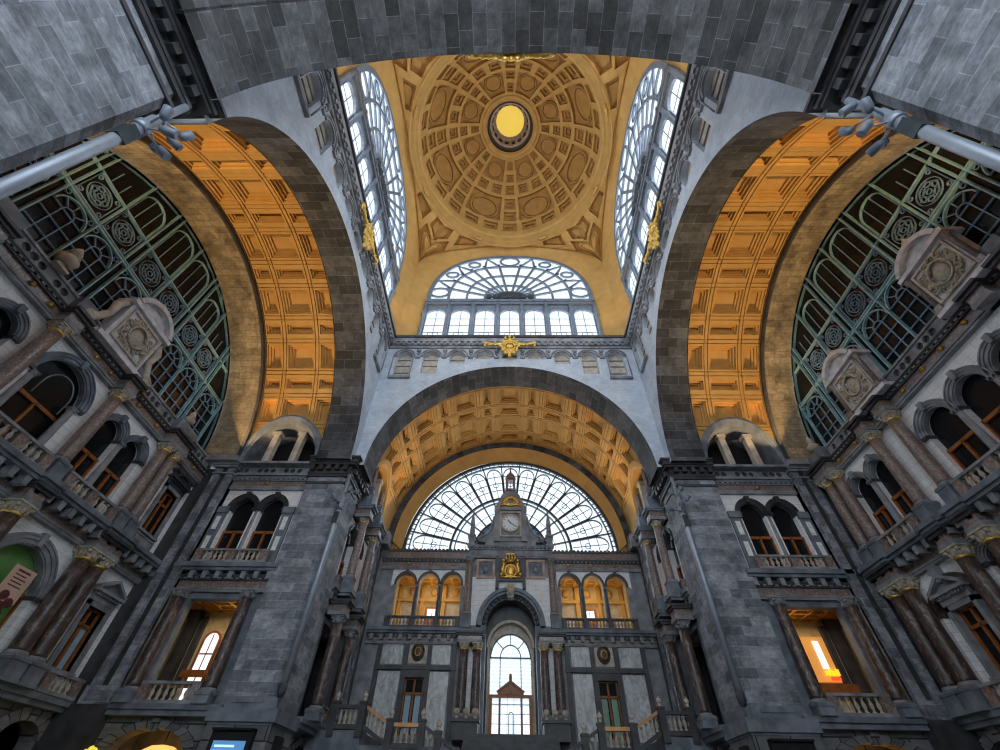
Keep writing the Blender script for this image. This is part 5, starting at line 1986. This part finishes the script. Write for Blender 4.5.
def cl_cupola(b):
    b.box(-.46, .46, -.34, .34, 4.85, 5.05)
    for s in (-1, 1):
        for t in (-1, 1):
            b.box(s * .32 - .1, s * .32 + .1, t * .22 - .1, t * .22 + .1, 5.05, 5.9)
    b.box(-.4, .4, -.34, .34, 5.9, 6.05)
    b.lathe([(.46, 6.05), (.5, 6.25), (.36, 6.55), (.12, 6.8), (.07, 7.1), (.0, 7.5)], (0, 0, 0), 10)


mk('stone_gable', 'moulding', cl_body, c)
for s in (-1, 1):
    mk('volute', 'moulding', lambda b: cl_scroll(b, s), c)
mk('cupola', 'rose', cl_cupola, c)
mk('surround', 'sand', lambda b: (b.bar(rect(-.82, .82, .75, 2.8), .16, -.32, -.18, True), b.lathe([(.72, 0), (.8, .08), (.62, .1)], (0, 0, 0), 24) if False else b.archbar(0, 1.85, .64, .78, -.34, -.18, 0, 2 * pi, 32)), c)
fc = mk('dial', 'white', lambda b: b.plate([(.66 * cos(a), 1.85 + .66 * sin(a)) for a in lin(0, 2 * pi, 36)[:-1]], [], -.3, -.2), c, 'white dial')


def ticks(b):
    for k in range(12):
        a = k * pi / 6
        b.bar([(.5 * cos(a), 1.85 + .5 * sin(a)), (.6 * cos(a), 1.85 + .6 * sin(a))], .05, -.315, -.3)


mk('hour_mark', 'darkiron', ticks, fc)
mk('hour_hand', 'darkiron', lambda b: b.bar([(.06, 1.8), (-.22, 2.12)], .07, -.33, -.31), fc)
mk('minute_hand', 'darkiron', lambda b: b.bar([(-.08, 1.9), (.42, 1.58)], .05, -.34, -.325), fc)
mk('gilt_crest', 'leaf', lambda b: (b.tube([(.34 * cos(a), -.3, 3.85 + .34 * sin(a)) for a in lin(0, 2 * pi, 14)], .1, 6), [b.ball((.55 * cos(a), -.28, 3.75 + .42 * sin(a)), .15, 1.2, .7, 1) for a in lin(-.5, pi + .5, 9)], b.tube([(-.9, -.28, 3.35), (-.5, -.3, 3.55), (0, -.3, 3.4), (.5, -.3, 3.55), (.9, -.28, 3.35)], .09, 6)), c, 'gilded crest above the dial')

# coat of arms
c = root('coat_of_arms', FN, (0, -.25, 15.2), 'gilded coat of arms with a crown, below the clock', 'coat of arms', None, 'thing')
mk('backing', 'darkstone', lambda b: (b.box(-.95, .95, .05, .25, -.75, .85), b.box(-1.1, 1.1, -.1, .25, -.95, -.75), [b.box(s * 1.0 - .12, s * 1.0 + .12, -.15, .2, -1.5, .9) for s in (-1, 1)]), c)
mk('shield', 'leaf', lambda b: (b.ball((0, -.08, -.25), 1, .34, .16, .42, 12, 8), b.tube([(.42 * cos(a), -.12, -.25 + .48 * sin(a)) for a in lin(0, 2 * pi, 16)], .08, 6)), c)
mk('crown', 'leaf', lambda b: (b.lathe([(.22, .35), (.3, .42), (.24, .5)], (0, -.1, 0), 12), [b.tube([(k * .22, -.1, .5), (k * .36, -.14, .75), (k * .26, -.12, .98)], .07, 6) for k in (-1, -.35, .35, 1)], b.ball((0, -.12, 1.05), .12), b.box(-.3, .3, -.2, 0, .98, 1.06)), c)
mk('supporter', 'leaf', lambda b: [(b.tube([(s * .45, -.1, -.6), (s * .62, -.14, -.2), (s * .5, -.14, .2), (s * .58, -.16, .4)], .14, 7, [.12, .17, .15, .12]), b.ball((s * .55, -.2, .5), .15), b.ball((s * .72, -.12, -.5), .14)) for s in (-1, 1)], c)
mk('ribbon', 'leaf', lambda b: b.tube([(-.8, -.1, -.66), (-.4, -.16, -.72), (0, -.16, -.64), (.4, -.16, -.72), (.8, -.1, -.66)], .08, 6), c)

# gilded ornaments at the drum
ob = MB()
ornament(ob)
om = ob.mesh('gilt_ornament', 'leaf')
for k, lb in (('N', 'gilded ring ornament with garlands above the far arch'), ('W', 'gilded ring ornament with garlands on the left side under the dome'), ('E', 'gilded ring ornament with garlands on the right side under the dome'), ('S', 'gilded ornament just peeping past the edge of the overhead arch')):
    o = part('gilt_ornament', om)
    o.matrix_world = arm(k) @ Matrix.Translation((0, 9.5 if k != 'S' else 9.85, 28.4 if k != 'S' else 27.6))
    tag(o, lb, 'ornament', 'gilded ornaments under the dome', 'thing')

# ------------------------------------------------------------------ lamp poles with floodlights on the piers


def pole(x, y, sx, sy, lb):
    F = Matrix.Translation((x, y, 0)) @ Matrix.Diagonal((1, 1, 1, 1))
    t = root('floodlight_pole', F, (0, 0, 0), lb, 'floodlight pole', 'floodlight poles', 'thing')
    part('pole', mesh('fp_pole', 'steel', lambda b: (b.lathe([(.15, 5.75), (.15, 15.0), (.10, 15.05), (.10, 16.55)], (0, 0, 0), 14), b.lathe([(.2, 14.2), (.2, 14.5)], (0, 0, 0), 14))), t)
    part('foot', mesh('fp_foot', 'darkiron', lambda b: (b.lathe([(.1, 5.3), (.19, 5.5), (.19, 5.8)], (0, 0, 0), 12),)), t)
    part('cable_box', mesh('fp_box', 'darkiron', lambda b: b.box(-.16, .16, -.16, .16, 13.3, 14.0)), t)
    R = random.Random(3)
    out = atan2(-sy, -sx)
    arm_m = mesh('fp_arm', 'steel', lambda b: b.tube([(0, 0, 0), (.45, 0, .05)], .03, 6))
    head_m = mesh('fp_head', 'iron', lambda b: (b.lathe([(.07, -.2), (.12, -.1), (.13, .18), (.11, .2)], (0, 0, 0), 12), b.tube([(0, 0, -.05), (-.13, 0, -.05)], .03, 5)))
    lens_m = mesh('fp_lens', 'blueglass', lambda b: b.lathe([(.11, .19), (0, .2)], (0, 0, 0), 12))
    for i, (da, z, tilt, roll) in enumerate(((-1.15, 14.6, .5, .4), (-.6, 14.3, 1.5, -.3), (.5, 14.35, 2.2, .5), (1.15, 14.7, .6, -.4), (0.0, 15.2, .3, .2), (.85, 15.3, 1.8, .7))):
        a = out + da
        p = part('bracket', arm_m, t, (.12 * cos(a), .12 * sin(a), z))
        p.rotation_euler = (0, 0, a)
        h = part('floodlight', head_m, p, (.55, 0, .05))
        h.rotation_euler = (roll, tilt, 0)
    return t


for sx, k in ((-1, 'left'), (1, 'right')):
    pole(sx * 9.93, YC + 9.93, sx, 1, 'grey floodlight pole on the corner of the far %s pier' % k)
    pole(sx * 9.90, YC - 9.90, sx, -1, 'thick steel floodlight pole crossing the upper %s part of the picture' % k)

# screens on the piers
for sx, k in ((-1, 'left'), (1, 'right')):
    FS = Matrix.Translation((sx * 11.25, YC + 9.76, 2.9))
    t = root('departure_screen', FS, (0, 0, 0), 'blue departure screen in a black housing on the far %s pier' % k, 'screen', 'departure screens', 'thing')
    mk('housing', 'black', lambda b: (b.box(-.85, .85, -.16, .12, -.2, 1.32), b.box(-.85, .85, -.3, .12, 1.25, 1.32)), t)
    f = mk('display', 'screen', lambda b: b.box(-.66, .66, -.18, -.16, -.1, .92), t)
    mk('text_row', 'screenrow', lambda b: [b.box(-.55, -.55 + w_, -.19, -.18, .72 - i * .16, .79 - i * .16) for i, w_ in enumerate((.8, 1.0, .7, 1.05, .9))], f)
    FS = Matrix.Translation((sx * 9.86, YC + 10.9, 2.9)) @ Matrix.Rotation(-sx * pi / 2, 4, 'Z')
    t = root('notice_box', FS, (0, 0, 0), 'small black box with an orange display on the side of the far %s pier' % k, 'display', 'notice boxes', 'thing')
    mk('housing', 'black', lambda b: b.box(-.35, .35, -.14, .04, 0, 1.2), t)
    mk('display', 'orangelit', lambda b: b.box(-.25, .25, -.16, -.14, .05, .6), t)

# yellow lit tree top at the lower left
t = root('lit_tree', arm('W') @ Matrix.Translation((9.2, 16.4, 0)), (0, 0, 0), 'tip of a small yellow lit tree at the lower left', 'tree', None, 'thing')
R = random.Random(4)
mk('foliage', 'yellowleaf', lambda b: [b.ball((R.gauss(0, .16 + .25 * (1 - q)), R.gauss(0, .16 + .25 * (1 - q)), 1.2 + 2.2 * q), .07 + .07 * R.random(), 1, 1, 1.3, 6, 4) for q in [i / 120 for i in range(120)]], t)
mk('trunk', 'wood', lambda b: b.lathe([(.06, 0), (.04, 1.6)], (0, 0, 0), 8), t)

# ------------------------------------------------------------------ stairs and their balustrades
st = root('staircase', FN, (0, 0, 0), 'dark stone double staircase rising to the gate', 'staircase', None, 'structure')


def steps(b):
    n = 14
    for i in range(n):
        b.box(-2.6, 2.6, -2.6 - .32 * (i + 1), -2.6 - .32 * i, 0, 5.0 - .17 * i)
    b.box(-2.6, 2.6, -2.62, .5, 0, 5.17)


def terraces(b):
    for s in (-1, 1):
        x = lambda a, c: (min(s * a, s * c), max(s * a, s * c))
        b.box(*x(7.6, 10.3), -5.5, 0, 0, 4.85)
        b.box(*x(2.6, 7.6), -5.5, 0, 0, 4.3)
        for i in range(10):
            b.box(*x(4.5 - i * .3, 4.5 - (i + 1) * .3), -5.5, -3.2, 0, 4.15 - .16 * i)


mk('flight', 'darkstone', steps, st)
mk('terrace', 'bluestone', terraces, st)
bmesh_ = baluster_mesh(.62, 'sand')


def slope_bal(F, x0, z0, x1, z1, label, mat, posts):
    """sloping stair balustrade between two points at foot level"""
    t = root('stair_balustrade', F, (x0, 0, z0), label, 'balustrade', 'stair balustrades', 'thing')
    dx, dz = x1 - x0, z1 - z0
    mk('handrail', mat, lambda b: b.prism([(0, .84), (dx, dz + .84), (dx, dz + 1.0), (0, 1.0)] if dx > 0 else [(dx, dz + .84), (0, .84), (0, 1.0), (dx, dz + 1.0)], -.17, .17), t)
    mk('string', 'darkstone', lambda b: b.prism([(0, 0), (dx, dz), (dx, dz + .2), (0, .2)] if dx > 0 else [(dx, dz), (0, 0), (0, .2), (dx, dz + .2)], -.16, .16), t)
    n = max(1, int(abs(dx) / .24))
    for i in range(n):
        q = (i + .5) / n
        part('baluster', bmesh_, t, (dx * q, 0, dz * q + .2))
    pm_ = mesh('newel', 'darkstone', lambda b: (b.box(-.17, .17, -.2, .2, -.3, 1.06), b.box(-.2, .2, -.24, .24, 1.06, 1.16)))
    fm_ = mesh('ball_finial', 'sand', lambda b: (b.lathe([(.14, 1.16), (.07, 1.24), (.1, 1.3)], (0, 0, 0), 10), b.ball((0, 0, 1.42), .14, 1, 1, 1, 10, 8), b.ball((0, 0, 1.58), .05)))
    for q in posts:
        p = part('newel', pm_, t, (dx * q, 0, dz * q))
        part('ball_finial', fm_, p)
    return t


FSX = FN @ Matrix.Translation((0, -5.4, 0))
for s, tx in ((-1, 'left'), (1, 'right')):
    slope_bal(FSX, s * 9.45, 4.9, s * 7.75, 4.9, 'level stone balustrade with ball finials at the %s end of the stairs' % tx, 'darkstone', (0.15, 1))
    slope_bal(FSX, s * 7.52, 4.9, s * 6.2, 4.2, 'sloping stair balustrade with a copper handrail on the %s' % tx, 'copper', (1,))
    slope_bal(FSX, s * 5.98, 4.2, s * 4.55, 4.2, 'short level stair balustrade with a copper rail, %s of the gate' % tx, 'copper', (1,))
    slope_bal(FSX, s * 4.32, 4.1, s * 2.2, 2.95, 'lowest sloping stair balustrade, running down towards the gate axis on the %s' % tx, 'darkstone', (.3,))
    FG = FN @ Matrix.Translation((s * 2.65, -1.6, 4.95))
    t = root('urn_pedestal', FG, (0, 0, 0), 'carved pedestal with round finials at the foot of the %s gate columns' % tx, 'pedestal', None, 'thing')
    mk('block', 'darkstone', lambda b: (b.box(-.75, .75, -.4, .4, 0, .8), b.box(-.85, .85, -.5, .5, .8, .95)), t)
    for q in (-.55, 0, .55):
        part('ball_finial', mesh('ball_fin2', 'sand', lambda b: (b.lathe([(.18, 0), (.08, .12), (.12, .18)], (0, 0, 0), 10), b.ball((0, 0, .36), .2, 1, 1, 1, 10, 8))), t, (q, 0, .95))
hr = root('handrail_hoop', FN @ Matrix.Translation((0, -2.7, 5.1)), (0, 0, 0), 'slim steel hoop handrail in front of the gate', 'handrail', None, 'thing')
mk('hoop', 'steel', lambda b: b.tube([(-.12, 0, 0), (-.12, 0, .9)] + [(-.12 * cos(a), 0, .9 + .12 * sin(a)) for a in lin(0, pi, 8)] + [(.12, 0, 0)], .025, 6), hr)
